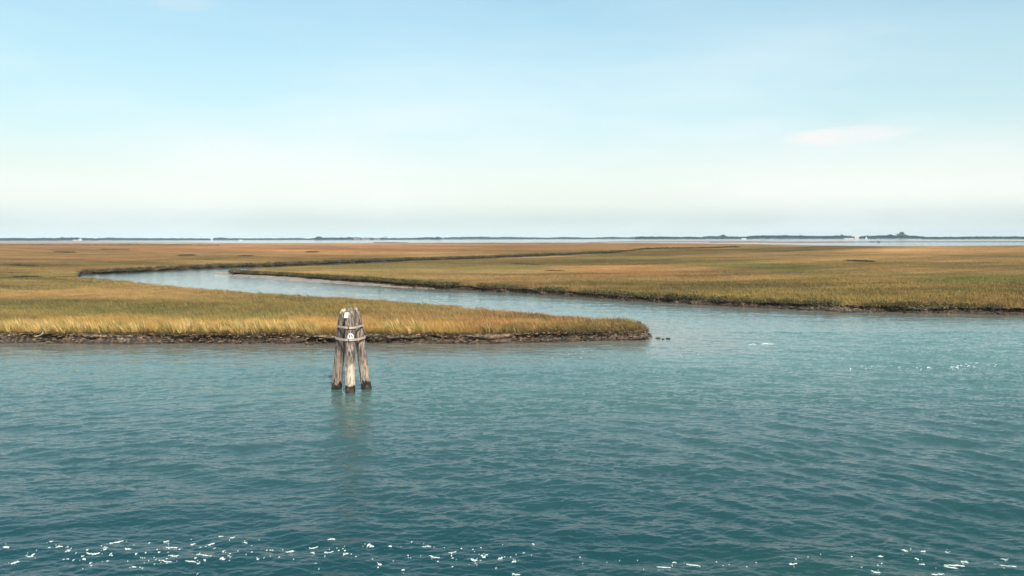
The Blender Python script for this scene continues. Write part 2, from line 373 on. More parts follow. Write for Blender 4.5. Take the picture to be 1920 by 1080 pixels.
# mud clods fallen from and sticking out of the banks
def ico():
    bm = bmesh.new(); bmesh.ops.create_icosphere(bm, subdivisions=2, radius=1.0)
    v = np.array([q.co[:] for q in bm.verts]); f = np.array([[q.index for q in g.verts] for g in bm.faces]); bm.free(); return v, f
IV, IF = ico()
def blobs(name, centers, sizes, cols, mat, rough=0.35, seed=1, parent=None):
    r = np.random.default_rng(seed); n = len(centers)
    V = np.repeat(IV[None], n, 0) * (1 + rough * (r.random((n, len(IV), 1)) - .5) * 2 * .6)
    V = V * sizes[:, None, :]
    a = r.random(n) * 6.28; ca, sa = np.cos(a)[:, None], np.sin(a)[:, None]
    X = V[..., 0] * ca - V[..., 1] * sa; Y = V[..., 0] * sa + V[..., 1] * ca
    V = np.stack([X, Y, V[..., 2]], -1) + centers[:, None, :]
    Fc = (IF[None] + (np.arange(n) * len(IV))[:, None, None]).reshape(-1, 3)
    return npmesh(name, V.reshape(-1, 3), Fc, 3, mat, parent, smooth=True, attrs={'veg': np.repeat(cols, len(IV), 0)})
def along(pts, n, r, lo=0., hi=1.):
    seg = np.hypot(*(np.diff(pts, axis=0)).T); s = np.concatenate([[0], np.cumsum(seg)])
    q = r.random(n) * (hi - lo) * s[-1] + lo * s[-1]
    tg = np.gradient(pts, axis=0); tg /= np.linalg.norm(tg, axis=1)[:, None] + 1e-9
    x = np.interp(q, s, pts[:, 0]); y = np.interp(q, s, pts[:, 1]); tx = np.interp(q, s, tg[:, 0]); ty = np.interp(q, s, tg[:, 1])
    return np.stack([x, y], 1), np.stack([ty, -tx], 1), q
r = np.random.default_rng(5)
def vis(pts, a=44):
    return pts[np.abs(np.degrees(np.arctan2(pts[:, 0], pts[:, 1]))) < a]
cc, ss, co = [], [], []
for key, n, sc, pale in (('near_front', 3800, .50, .40), ('mid_front', 1800, .8, .05)):
    p, nr, q = along(vis(J[key]), n, r)
    lip = r.random(n) < .45
    z = np.where(lip, TOP - .03 + r.random(n) * .05, r.random(n) ** 1.3 * (TOP - .02)); off = np.where(lip, -.05 + r.random(n) * .18, .05 + (TOP - z) * .5 + (r.random(n) - .4) * .18)
    cc.append(np.column_stack([p + nr * off[:, None], z]))
    b = (.025 + r.random(n) ** 2 * .07) * sc; ss.append(np.column_stack([b * (1 + r.random(n) * 2.2), b, b * (.3 + r.random(n) * .4)]))
    pl = (r.random(n) < pale) & (z > .06); base = np.where(pl[:, None], np.array([.34, .215, .13]), np.array([.07, .050, .038]))
    red = r.random(n) < .12; base = np.where(red[:, None], np.array([.24, .12, .08]), base)
    co.append(base * (.7 + .6 * r.random(n))[:, None])
o = blobs('mud_clods', np.concatenate(cc), np.concatenate(ss), np.concatenate(co), CLOD, .5, 3)
tag(o, 'crumbled clods of pale and dark mud along the eroded edges of the marsh', 'mud clods', kind='stuff')

# bare mud shelf below the far bank of the bend
beach_in = chaikin([P(u, v) for u, v in ((404, 512.6), (440, 514.5), (480, 516), (560, 521.5), (640, 527.5), (700, 532), (760, 537), (830, 541.5), (860, 543))], 2)
beach_out = chaikin([P(u, v) for u, v in ((402, 513.4), (440, 519.5), (480, 522.5), (560, 527.5), (640, 532.5), (700, 536), (760, 539.5), (830, 542.6), (866, 544))], 2)
nb = 420; nrw = 14
def resamp(p, n):
    s = np.concatenate([[0], np.cumsum(np.hypot(*(np.diff(p, axis=0)).T))]); q = np.linspace(0, s[-1], n)
    return np.stack([np.interp(q, s, p[:, 0]), np.interp(q, s, p[:, 1])], 1)
bi, bo = resamp(beach_in, nb), resamp(beach_out, nb)
T = np.linspace(-.35, 1.25, nrw)[:, None, None]; Bp = bi[None] * (1 - T) + bo[None] * T
s_ = np.linspace(0, 90, nb)[None]; tz = np.linspace(-.35, 1.25, nrw)[:, None]
bz = .11 - .12 * tz + (fbm(s_ / 1.6 + tz * 0, tz * 5 + s_ * 0, 61, 4) - .5) * .10 + (fbm(s_ / 7 + tz * 0, tz + s_ * 0, 62, 2) - .5) * .08
V = np.dstack([Bp, bz]).reshape(-1, 3)
i, j = np.meshgrid(np.arange(nb - 1), np.arange(nrw - 1)); a = (j * nb + i).ravel()
def m_flat():
    m, t, p = newmat('drying mud'); n = noise(t, 1.2, 6, stretch=(1, 1, 1)); n2 = noise(t, 6, 5)
    c = ramp(t, n, ((0.33, (0.055, 0.045, 0.04)), (0.42, (0.28, 0.20, 0.155)), (0.6, (0.44, 0.33, 0.26))))
    t.links.new(c, p.inputs['Base Color']); p.inputs['Roughness'].default_value = 0.55; bump(t, p, n2, .5, .05); return m
FLAT = m_flat()
npmesh('mud_shelf', V, np.column_stack([a, a + nb, a + nb + 1, a + 1]), 4, FLAT, smooth=True)['kind'] = 'structure'

# ------------------------------------------------------------------ grass
def blades(name, x, y, h, wd, lean, col, tipcol=None, seed=2, bend=.5, mat=None):
    """tapering blades of two segments; lean is the sideways reach of the tip"""
    r = np.random.default_rng(seed); n = len(x); z = ground_z(x, y) - .03
    fa = r.random(n) * math.pi; wx, wy = np.cos(fa) * wd / 2, np.sin(fa) * wd / 2
    mx, my = lean[:, 0] * (1 - bend) * .55, lean[:, 1] * (1 - bend) * .55
    V = np.empty((n, 5, 3), np.float32)
    V[:, 0] = np.column_stack([x - wx, y - wy, z]); V[:, 1] = np.column_stack([x + wx, y + wy, z])
    V[:, 2] = np.column_stack([x + mx + wx * .75, y + my + wy * .75, z + h * .58]); V[:, 3] = np.column_stack([x + mx - wx * .75, y + my - wy * .75, z + h * .58])
    V[:, 4] = np.column_stack([x + lean[:, 0], y + lean[:, 1], z + h])
    b = np.arange(n)[:, None] * 5
    C = np.repeat(col[:, None, :], 5, 1)
    if tipcol is not None: C[:, 4] = tipcol; C[:, 2:4] = (C[:, 2:4] + tipcol[:, None]) / 2
    return npmesh(name, V.reshape(-1, 3), [(b + np.array([0, 1, 2, 3]), 4), (b + np.array([3, 2, 4]), 3)], 0, mat or BLADE, attrs={'veg': C.reshape(-1, 3)})
def scatter(n, r0, r1, a0, a1, r, power=1.0):
    """points on the marsh between two distances; density falls with distance"""
    q = r.random(n); rad = (r0 ** (2 - power) + q * (r1 ** (2 - power) - r0 ** (2 - power))) ** (1 / (2 - power))
    a = np.radians(a0 + r.random(n) * (a1 - a0)); x, y = rad * np.sin(a), rad * np.cos(a)
    k = inside(x, y); return x[k], y[k]
r = np.random.default_rng(11)
xs, ys = [], []
for (n, r0, r1, a0, a1, p) in ((330000, 36, 78, -38, 15, 1.6), (330000, 50, 190, -38, 40, 2.6), (70000, 150, 420, -38, 40, 2.8)):
    x, y = scatter(n, r0, r1, a0, a1, r, p if p != 2 else 1.99); xs.append(x); ys.append(y)
x = np.concatenate(xs); y = np.concatenate(ys)
# gather into tussocks
tx = x + (vnoise(x * 1.7, y * 1.7, 71) - .5) * .5; ty = y + (vnoise(x * 1.7, y * 1.7, 72) - .5) * .5
k = inside(tx, ty) & (shore(tx, ty) > .12); x, y = tx[k], ty[k]; n = len(x); rad = np.hypot(x, y)
tus = fbm(x / .9, y / .9, 73, 3); hgt = (.13 + .22 * tus + .10 * r.random(n)) * np.clip(1.30 - rad / 120, .38, 1)
wd = np.clip(rad * 0.00050, .018, .15) * (.8 + .6 * r.random(n))
ln = np.column_stack([-(.05 + .10 * r.random(n)), (r.random(n) - .5) * .12]) * (hgt / .3)[:, None]
cv = veg(x, y); cl = fbm(x / 1.3, y / 1.3, 75, 3); far = np.clip((rad - 50) / 60, 0, 1)
fr = np.clip(1 - shore(x, y) / 3.0, 0, 1) * (y < 46)
cv = cv * (.72 + .75 * (cl - .5) * (1 - .5 * far) + (.55 - .43 * far) * r.random(n) + .16 * far - .30 * fr)[:, None]
warm = (r.random(n) < .16 - .1 * far)[:, None]; cv = np.where(warm, cv * .5 + np.array([.25, .17, .065]), cv)
o = blades('marsh_grass', x, y, hgt, wd, ln, cv, cv * 1.12 + .01, 21)
tag(o, 'low olive and tan salt marsh grass covering the flat islands', 'marsh grass', kind='stuff')

# tall straw coloured tufts fringing the nearest bank
def tufts(name, cx, cy, per, hmin, hmax, spread, wd, base, r, leanx=-.22, tip=None):
    n = len(cx); m = np.repeat(np.arange(n), per); N_ = len(m)
    th = hmin + (hmax - hmin) * r.random(n)
    ox, oy = r.normal(0, spread, N_), r.normal(0, spread, N_)
    h = th[m] * (.35 + .7 * r.random(N_))
    tl = leanx * (.4 + 1.1 * r.random(n))
    ln = np.column_stack([tl[m] * h / .5 + ox * 1.3 + r.normal(0, .05, N_), oy * 1.3 + r.normal(0, .05, N_)])
    tint = (.55 + .85 * r.random(n))[m] * (.75 + .5 * r.random(N_)); c = base[m] * tint[:, None]
    return cx[m] + ox, cy[m] + oy, h, np.full(N_, wd) * (.7 + .6 * r.random(N_)), ln, c
pf, nf, qf = along(vis(J['near_front'], 42), 2600, r)
off = r.random(2600) ** 1.7 * 2.4 + .12
dens = fbm(qf / 1.1, qf * 0, 81, 3); k = (dens > .46 + .12 * (off > 1.3)) & (r.random(2600) < .66)
c = pf - nf * off[:, None]; k &= inside(c[:, 0], c[:, 1]); c = c[k]; off = off[k]
endd = np.hypot(c[:, 0] - J['near_front'][-1][0], c[:, 1] - J['near_front'][-1][1])
tall = np.clip(endd / 9, .45, 1)
base = np.where((r.random(len(c)) < .72)[:, None], np.array([.60, .40, .155]), np.array([.27, .21, .06]))
base = np.where((endd < 11)[:, None], base * np.array([.72, .66, .75]), base)
X_, Y_, h_, w_, l_, c_ = tufts('t', c[:, 0], c[:, 1], 17, .30, .74, .05, .023, base, r)
h_ *= np.repeat(tall, 17)
o = blades('straw_grass', X_, Y_, h_, w_, l_, c_, c_ * 1.15, 22, bend=.25)
tag(o, 'tall straw coloured grass leaning left along the edge of the nearest bank', 'grass', kind='stuff')
# trailing blades hanging over the broken edge
pd, nd, qd = along(vis(J['near_front'], 42), 1500, r)
cd_ = pd - nd * (.02 + .22 * r.random(1500))[:, None]; kd = inside(cd_[:, 0], cd_[:, 1]); cd_, nd = cd_[kd], nd[kd]
X_, Y_, h_, w_, l_, c_ = tufts('t', cd_[:, 0], cd_[:, 1], 9, .10, .26, .05, .014, np.tile(np.array([.26, .18, .075]), (len(cd_), 1)), r)
l_ = l_ + np.repeat(nd, 9, 0) * (.08 + .14 * r.random(len(l_)))[:, None]
o = blades('edge_grass', X_, Y_, h_, w_, l_, c_, c_, 24, bend=.2)
tag(o, 'short dull blades hanging over the broken lip of the nearest bank', 'grass', kind='stuff')
# thinner, paler seed stalks over the rest of the near spit and its far edge
pb, nb_, qb = along(vis(J['near_back'], 38), 1500, r)
cb = pb - nb_ * (.2 + r.random(1500) * 2.0)[:, None]
sx, sy = scatter(26000, 37, 64, -38, 13, r, 1.4)
ks = fbm(sx / 3.0, sy / 3.0, 83, 3) > .53; sx, sy = sx[ks][:3600], sy[ks][:3600]
cx = np.concatenate([cb[:, 0], sx]); cy = np.concatenate([cb[:, 1], sy]); k = inside(cx, cy); cx, cy = cx[k], cy[k]
X_, Y_, h_, w_, l_, c_ = tufts('t', cx, cy, 9, .28, .52, .07, .017, veg(cx, cy) * .55 + np.array([.20, .125, .045]), r)
o = blades('seed_grass', X_, Y_, h_, w_, l_, c_, c_ * 1.1, 23, bend=.3)
tag(o, 'thin pale seed stalks rising above the low grass of the near spit', 'grass', kind='stuff')

# dark succulent shrubs hugging the banks
def leaves(name, cx, cy, cz, sz, per, col, leaf, r, mat=None, parent=None):
    n = len(cx); m = np.repeat(np.arange(n), per); N_ = len(m)
    d = r.normal(size=(N_, 3)); d /= np.linalg.norm(d, axis=1)[:, None]; d[:, 2] = np.abs(d[:, 2]) * 1.0
    rad = (.35 + .65 * r.random(N_) ** .5)[:, None]
    c = np.column_stack([cx, cy, cz])[m] + d * rad * sz[m]
    a = r.normal(size=(N_, 3)); a /= np.linalg.norm(a, axis=1)[:, None]; b = np.cross(a, r.normal(size=(N_, 3))); b /= np.linalg.norm(b, axis=1)[:, None] + 1e-9
    L = (leaf[m] if hasattr(leaf, '__len__') else leaf) * (.6 + .8 * r.random(N_)); a = a * L[:, None]; b = b * (L * .55)[:, None]
    V = np.stack([c - a, c - b * .9, c + a, c + b * .9], 1)
    C = np.repeat((col[m] * (.65 + .7 * r.random(N_))[:, None])[:, None], 4, 1)
    return npmesh(name, V.reshape(-1, 3), np.arange(N_ * 4).reshape(-1, 4), 4, mat or LEAF, parent, attrs={'veg': C.reshape(-1, 3)})
SH = []
for key, n, lo, hi, thr, sc, offm in (('near_front', 1500, 0, 1, .44, .13, .9), ('mid_front', 3400, 0, 1, .36, .31, 1.8), ('back_front', 3200, 0, 1, .26, .42, 3.4), ('near_back', 560, 0, 1, .50, .26, .8)):
    p, nr, q = along(vis(J[key], 42), n, r); dn = fbm(q / 2.5, q * 0, 91, 3); k = dn > thr
    p, nr, q = p[k], nr[k], q[k]; m = len(p); of_ = (-.7 if key == 'back_front' else -.15 if key == 'mid_front' else -.05) + r.random(m) ** 1.5 * offm
    c = p - nr * of_[:, None]; s = sc * (.5 + .9 * r.random(m)) * (1 - .35 * of_ / offm)
    if key == 'mid_front':
        az_ = np.degrees(np.arctan2(p[:, 0], p[:, 1])); k = (r.random(m) < np.where(az_ > 12, .62, 1.0)); c, s, of_ = c[k], s[k], of_[k]; m = len(s)
    colr = np.where((r.random(m) < .5)[:, None], np.array([.075, .068, .030]), np.array([.150, .115, .050]))
    if key == 'back_front': colr = np.where((r.random(m) < .6)[:, None], np.array([.085, .070, .035]), np.array([.16, .115, .055]))
    SH.append((c[:, 0], c[:, 1], ground_z(c[:, 0], c[:, 1]) - .08, np.column_stack([s * 1.25, s * 1.25, s]), colr, s * .16))
for (u0, v0, u1, v1, sc) in ((102, 473, 140, 473.6, .55), (340, 479.6, 362, 479.6, .5), (448, 479.8, 470, 479.6, .5), (26, 496, 64, 499, .40), (28, 518.5, 66, 518, .30), (108, 519, 150, 518.5, .22), (1592, 489.2, 1634, 490.6, .42), (1030, 507, 1050, 507.4, .22), (580, 473, 596, 472.6, .5), (1190, 468, 1290, 466.2, .8), (1290, 466.2, 1385, 463.6, .8), (1158, 472.2, 1182, 471.2, .6), (1330, 539, 1520, 540, .10), (560, 520, 700, 528, .2), (0, 510, 60, 512, .18), (1630, 529, 1700, 530, .16), (960, 496, 1010, 497, .25), (190, 468, 240, 468.5, .5), (0, 460, 300, 459.6, .8), (300, 459.6, 410, 460.2, .8)):  # low dark clumps added in place of creek lines, ditches and pools
    k_ = int(30 + (u1 - u0) * 1.1); t_ = r.random(k_); pts = np.array([P(u0 + (u1 - u0) * a, v0 + (v1 - v0) * a, TOP) for a in t_]); pts[:, 0] += r.normal(0, .3, k_)
    s = sc * (.35 + .8 * r.random(k_)); keepk = inside(pts[:, 0], pts[:, 1]); pts, s = pts[keepk], s[keepk]; k_ = len(s)
    SH.append((pts[:, 0], pts[:, 1], ground_z(pts[:, 0], pts[:, 1]) - .05, np.column_stack([s * 2.6, s * 1.3, s * .75]), np.tile(np.array([.075, .058, .030]), (k_, 1)), s * .22))
o = leaves('marsh_shrubs', *[np.concatenate([q[i] for q in SH]) for i in range(4)], 46, np.concatenate([q[4] for q in SH]), np.concatenate([q[5] for q in SH]), r)
tag(o, 'dark olive salt marsh shrubs crowding the rims of the mud banks, and dark clumps in place of ditches', 'marsh shrubs', kind='stuff')
# single bushes that stand out
WOOD = flat('grey bark', (.16, .12, .09), .9)
def bush(u, v, wpx, label, seed):
    x, y = P(u, v, TOP); s = wpx / F * y / 2; r = np.random.default_rng(seed)
    e = empty('bush', (x, y, TOP - .02), label, 'bush', 'dark bushes on the bank of the bend')
    k = 7; a = r.random(k) * 6.28
    c = np.column_stack([np.cos(a) * s * .5, np.sin(a) * s * .5, s * (.35 + r.random(k) * .7)])
    leaves('foliage', c[:, 0], c[:, 1], c[:, 2], np.full((k, 3), s * .55), 60, np.tile(np.array([.055, .055, .025]), (k, 1)), s * .11, r, parent=e)
    bm = bmesh.new()
    for t in range(4):
        an = t * 1.6 + r.random(); M = Matrix.Rotation(an, 4, 'Z') @ Matrix.Rotation(.45, 4, 'X') @ Matrix.Translation((0, 0, s * .45))
        bmesh.ops.create_cone(bm, cap_ends=True, segments=6, radius1=s * .06, radius2=s * .03, depth=s * .95, matrix=M)
    me = bpy.data.meshes.new('stem'); bm.to_mesh(me); bm.free(); link('stem', me, WOOD, e)
bush(711, 530.5, 9, 'single dark bush on the mud bank above the bend, left of centre', 1)
bush(843, 538.5, 8, 'small dark bush at the break in the mud bank near the centre', 2)
bush(563, 494, 7, 'lone dark bush on the rim of the narrow back creek', 3)

# ------------------------------------------------------------------ water
def spectrum(Nn, L, seed, dirs, lmin, lmax, lpk, pexp=1.75):
    r = np.random.default_rng(seed); kx = np.fft.fftfreq(Nn, L / Nn) * 2 * math.pi; KX, KY = np.meshgrid(kx, kx); K = np.hypot(KX, KY); K[0, 0] = 1e9
    lam = 2 * math.pi / K
    A = K ** -pexp * np.exp(-(K * 0 + (lam / lpk) ** 2) * .5) * (lam > lmin) * (lam < lmax)
    D = 0
    for (dx, dy, pw, wt) in dirs:
        c = (KX * dx + KY * dy) / K / math.hypot(dx, dy); D = D + wt * np.clip(np.abs(c), 0, 1) ** pw
    h = np.real(np.fft.ifft2(A * np.sqrt(D + .02) * (r.normal(size=K.shape) + 1j * r.normal(size=K.shape))))
    sl = np.sqrt((np.gradient(h, L / Nn, axis=0) ** 2 + np.gradient(h, L / Nn, axis=1) ** 2).mean()); return h / sl
def samp(Tt, L, x, y):
    Nn = Tt.shape[0]; fx = (x / L * Nn) % Nn; fy = (y / L * Nn) % Nn; i, j = fx.astype(int) % Nn, fy.astype(int) % Nn; a, b = fx % 1, fy % 1; i1, j1 = (i + 1) % Nn, (j + 1) % Nn
    return (Tt[j, i] * (1 - a) + Tt[j, i1] * a) * (1 - b) + (Tt[j1, i] * (1 - a) + Tt[j1, i1] * a) * b
T1 = spectrum(1024, 22.0, 1, ((-.12, 1, 8, 1.0), (.45, 1, 10, .5)), .08, 2.6, 0.9, 1.45)
T2 = spectrum(512, 61.0, 2, ((.5, 1, 16, 1.0), (-.25, 1, 10, .6)), .6, 9.0, 3.2)
T3 = spectrum(512, 18.0, 3, ((.70, .72, 60, 1.0),), .25, 3.0, 1.1)
T4 = spectrum(512, 19.0, 4, ((-.38, .92, 40, 1.0),), .2, 3.0, 1.0)
def sharpen(h): return h + 1.4 * np.abs(h) * h / (np.abs(h).max() + 1e-9)
def calm(x, y):
    """1 on open water, less in the lee of the banks"""
    d = shore(x, y); r_ = np.hypot(x, y); c = .38 + .62 * np.clip((d - 1) / 10, 0, 1)
    c = np.where((y > 40) & (x < 40), np.minimum(c, .42), c)
    return c * (.75 + .5 * fbm(x / 9., y / 6., 55, 3))
def water_z(x, y):
    r_ = np.hypot(x, y); gust = .30 + 1.35 * fbm(x / 6.0 + 3, y / 4.0, 57, 4)
    fade = np.clip((130 - r_) / 60, 0, 1)
    wake = np.exp(-((x - 8.5) / 6) ** 2 - ((y - 15.5) / 5.5) ** 2); left = np.exp(-((x + 12) / 8) ** 2 - ((y - 22) / 8) ** 2)
    near = np.clip((22 - y) / 9, 0, 1)
    h = samp(T1, 22.0, x + .2 * y, y - .1 * x) * .245 * gust * (1 - .55 * wake - .35 * left) * (1 - .25 * near) + samp(T2, 61.0, x, y) * (.060 + .03 * near)
    h = h + samp(T3, 18.0, x, y) * .14 * wake + samp(T4, 19.0, x, y) * .10 * left
    return h * calm(x, y) * fade
a_f = np.radians(np.linspace(-40, 40, 940)); a_c = np.radians(np.linspace(40, 320, 57))[1:-1]; AN = np.concatenate([a_f, a_c])
R_ = np.concatenate([[.3, 1.5, 3.5, 5.5], np.exp(np.linspace(math.log(7.5), math.log(60), 820)), np.exp(np.linspace(math.log(60), math.log(150), 150))[1:], np.exp(np.linspace(math.log(150), math.log(7600), 60))[1:]])
RW, AW = np.meshgrid(R_, AN, indexing='ij'); WX, WY = (RW * np.sin(AW)).ravel(), (RW * np.cos(AW)).ravel()
dense = (np.abs(np.where(AW > math.pi, AW - 2 * math.pi, AW)) < math.radians(40.5)).ravel()
WZ = np.where(dense, water_z(WX, WY), 0.0)
n = len(AN); i, j = np.meshgrid(np.arange(n), np.arange(len(R_) - 1)); a = (j * n + i).ravel(); b = (j * n + (i + 1) % n).ravel()
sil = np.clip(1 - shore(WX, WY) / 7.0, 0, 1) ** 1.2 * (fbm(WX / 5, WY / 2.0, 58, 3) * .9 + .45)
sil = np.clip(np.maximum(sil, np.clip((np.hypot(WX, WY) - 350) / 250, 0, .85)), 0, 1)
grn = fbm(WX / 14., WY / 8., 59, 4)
milk_sheen = np.clip((WY - 12) / 20, 0, 1) * (.54 + .5 * fbm(WX / 16., WY / 5., 60, 4))  # paler with distance: sky sheen put into the colour, besides the milky plume
milk_sheen = milk_sheen + .55 * np.exp(-((WX - 15) / 15) ** 2 - ((WY - 34) / 5.5) ** 2) * (fbm(WX / 8., WY / 2.5, 63, 4) + .4)
milk_sheen = np.clip(milk_sheen, 0, 1) * np.clip((700 - np.hypot(WX, WY)) / 400, .3, 1)
def m_water():
    m, t, p = newmat('lagoon water')
    s = N(t, 'ShaderNodeAttribute', attribute_name='silt'); g = N(t, 'ShaderNodeAttribute', attribute_name='green'); c_ = N(t, 'ShaderNodeAttribute', attribute_name='calm')
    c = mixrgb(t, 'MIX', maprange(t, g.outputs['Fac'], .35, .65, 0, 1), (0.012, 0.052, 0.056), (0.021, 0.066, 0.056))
    mk = N(t, 'ShaderNodeAttribute', attribute_name='milk_sheen')
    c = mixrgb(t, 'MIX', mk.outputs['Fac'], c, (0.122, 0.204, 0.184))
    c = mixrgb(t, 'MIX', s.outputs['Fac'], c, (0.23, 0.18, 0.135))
    t.links.new(c, p.inputs['Base Color']); p.inputs['Roughness'].default_value = 0.07; p.inputs['IOR'].default_value = 1.333
    geo = N(t, 'ShaderNodeNewGeometry')
    n1 = noise(t, 2.6, 5, vec=geo.outputs['Position'], stretch=(.55, 1.25, 1), rough=.6)
    n2 = noise(t, 11.0, 4, vec=geo.outputs['Position'], stretch=(.6, 1.1, 1))
    h = math_(t, 'ADD', math_(t, 'MULTIPLY', n1, 1.0), math_(t, 'MULTIPLY', n2, .30))
    bump(t, p, h, math_(t, 'MULTIPLY', c_.outputs['Fac'], 0.42), 0.13)
    return m
WATER = m_water()
o = npmesh('water', np.column_stack([WX, WY, WZ]), np.column_stack([a, a + n, b + n, b]), 4, WATER, smooth=True, attrs={'silt': sil, 'green': grn, 'milk_sheen': milk_sheen, 'calm': calm(WX, WY) * (1 + 1.6 * np.clip((np.hypot(WX, WY) - 300) / 300, 0, 1))})
o['kind'] = 'structure'
# lagoon bed below everything
me = bpy.data.meshes.new('lagoon_bed'); bm = bmesh.new(); bmesh.ops.create_circle(bm, cap_ends=True, segments=96, radius=7600, matrix=Matrix.Translation((0, 0, -.9))); bm.to_mesh(me); bm.free()
link('lagoon_bed', me, flat('bed mud', (.10, .085, .06)))['kind'] = 'structure'

# foam flecks, then white slivers for the ripple glints
FO = flat('foam', (.84, .85, .82), .6, .04, 20)
_t = FO.node_tree; _a = N(_t, 'ShaderNodeAttribute', attribute_name='lace'); _m = N(_t, 'ShaderNodeMixShader'); _x = N(_t, 'ShaderNodeBsdfTransparent')
_t.links.new(_a.outputs['Fac'], _m.inputs[0]); _t.links.new(_x.outputs[0], _m.inputs[1]); _t.links.new(_t.nodes['Principled BSDF'].outputs[0], _m.inputs[2]); _t.links.new(_m.outputs[0], _t.nodes['Material Output'].inputs[0])
def lobes(specs):
    out = []
    for (u, v, w_, h_, an, cu) in specs:
        k = max(3, int(w_ / 2.4))
        for i in range(k):
            t = (i + .5) / k * 2 - 1; f = (1 - abs(t) ** 1.7) * random.uniform(.55, 1.25)
            out.append((u + t * w_ * .5, v - t * w_ * .5 * math.tan(an) * .35 - cu * (.5 - t * t) * h_ + random.gauss(0, h_ * .10), w_ / k * random.uniform(.9, 2.0), max(.7, h_ * (.25 + .6 * f)), an, 0))
        for i in range(random.choice((0, 1, 2, 3))): out.append((u + random.gauss(0, w_ * .7), v + random.gauss(0, h_ * .9), random.uniform(.8, 1.8), random.uniform(.5, 1.0), 0, 0))
    return out
def foam_mesh(specs, name, label):
    V, Fc, LC = [], [], []
    for (u, v, wp, hp, ang, curve) in specs:
        LC += [random.uniform(.60, 1.0)] * 49; x, y = P(u, v); sx = wp / F * y / 2; sy = hp / 2 * y * y / (F * H); nn = 16
        base = len(V); ring = []
        for q in range(nn):
            th = q / nn * 2 * math.pi; rr = 1 + .36 * math.sin(2 * th + u) + .24 * math.sin(3 * th + v) + .12 * math.sin(5 * th + u * v) + random.uniform(-.16, .16)
            lx, ly = math.cos(th) * rr, math.sin(th) * rr
            X = lx * sx; Y = ly * sy + curve * (lx * lx - .4) * sy * 1.6 + lx * sx * math.tan(ang) * (y / H) * .35
            ring.append((x + X, y + Y))
        ddz = random.uniform(0, .003)
        for f, dz in ((1.0, .003), (.75, .008), (.35, .011)):
            for (X, Y) in ring: V.append((x + (X - x) * f, y + (Y - y) * f, dz + ddz))
        V.append((x, y + curve * -.4 * sy * 1.0, .012))
        for k_ in range(2):
            for q in range(nn):
                a0 = base + k_ * nn + q; a1 = base + k_ * nn + (q + 1) % nn; Fc.append((a0, a1, a1 + nn, a0 + nn))
        for q in range(nn): Fc.append((base + 2 * nn + q, base + 2 * nn + (q + 1) % nn, base + 3 * nn))
    V = np.array(V); V[:, 2] += water_z(V[:, 0], V[:, 1])
    me = bpy.data.meshes.new(name); me.from_pydata(V.tolist(), [], Fc); me.polygons.foreach_set('use_smooth', [True] * len(Fc)); me.update()
    at = me.attributes.new('lace', 'FLOAT', 'POINT'); at.data.foreach_set('value', LC)
    return tag(link(name, me, FO), label, 'foam', kind='stuff')
big = [(12, 1026, 12, 5, -.5, .3), (28, 1052, 14, 6, .6, 0), (56, 1039, 16, 5, .2, -1.2), (96, 1017, 7, 3, 0, 0), (112, 1026, 12, 3.5, .1, 0), (128, 1034, 8, 5, .3, 1), (175, 1038, 26, 2.5, .1, -.6), (158, 1048, 6, 4, 0, 0),
       (197, 1029, 8, 5, .4, 1), (218, 1016, 26, 2.5, .45, 0), (240, 1030, 12, 4.5, -.2, 0), (312, 1013, 9, 4, .5, 0), (322, 1026, 22, 2.2, .1, 0), (362, 1019, 7, 4, .3, 0), (325, 1045, 15, 4, -.6, 0), (358, 1056, 22, 2.5, -.4, 0),
       (380, 1044, 24, 2.6, -.35, .3), (312, 1056, 20, 2.6, -.4, 0), (396, 1021, 12, 2.6, .4, 0), (418, 1050, 9, 5, 0, 0), (252, 1066, 7, 5, 0, 0), (414, 1005, 9, 3, .4, 0), (436, 1010, 9, 4, .2, -.4), (461, 1020, 6, 4, -.4, 0),
       (543, 1034, 14, 6, .6, 0), (588, 1027, 18, 3, .4, -.4), (587, 1038, 7, 4, -.5, .5), (617, 1036, 17, 3.4, .3, -.6), (622, 1013, 13, 4.5, .4, 0), (694, 1025, 13, 6, 0, 0), (732, 1026, 5, 4, 0, 0), (800, 1024, 18, 4, .6, 0),
       (648, 1039, 10, 5, .3, 0), (712, 1057, 7, 4.5, -.5, 0), (756, 1067, 6, 3.5, 0, 0), (815, 1044, 20, 3, -.3, 0), (848, 1035, 15, 4, .4, 0), (888, 1049, 12, 6, -.6, 0), (908, 1041, 12, 5, .3, -1), (964, 1053, 7, 7, 0, 0), (938, 1046, 9, 4, .4, 0), (968, 1076, 14, 3, -.5, 0),
       (1264, 1051, 7, 4, 0, 0), (1245, 1061, 26, 1.8, -.1, 0), (1300, 1058, 26, 3.2, -.4, -.3), (1486, 1060, 15, 3.5, .1, -.5), (1651, 1043, 8, 4, -.2, 0), (1696, 1034, 10, 5, -.5, 0), (1731, 1035, 8, 2.6, 0, 0), (1775, 1034, 6, 4.5, 0, 0),
       (1790, 1060, 40, 2.2, -.3, 0), (1783, 1062, 24, 2.0, -.45, 0), (1808, 1053, 14, 4, -.5, 0), (1884, 1049, 10, 4, -.3, 0), (1890, 1063, 32, 2.6, -.35, 0), (1642, 1075, 16, 4, -.4, 0), (1752, 1075, 10, 4, 0, 0), (1764, 1074, 12, 3, 0, -.4), (1719, 1048, 8, 2.5, -.3, 0), (1730, 1056, 8, 2, -.3, 0)]
random.seed(3)
small = []
for _ in range(85):
    u = random.triangular(0, 640, 370); small.append((u, random.gauss(1043, 13), random.uniform(1.5, 6.5), random.uniform(1.5, 3.2), random.uniform(-.4, .5), random.uniform(-1, 1)))
for _ in range(45):
    small.append((random.uniform(600, 1010), random.gauss(1042, 12), random.uniform(1.5, 5), random.uniform(1.2, 3), random.uniform(-.4, .4), random.uniform(-.6, .6)))
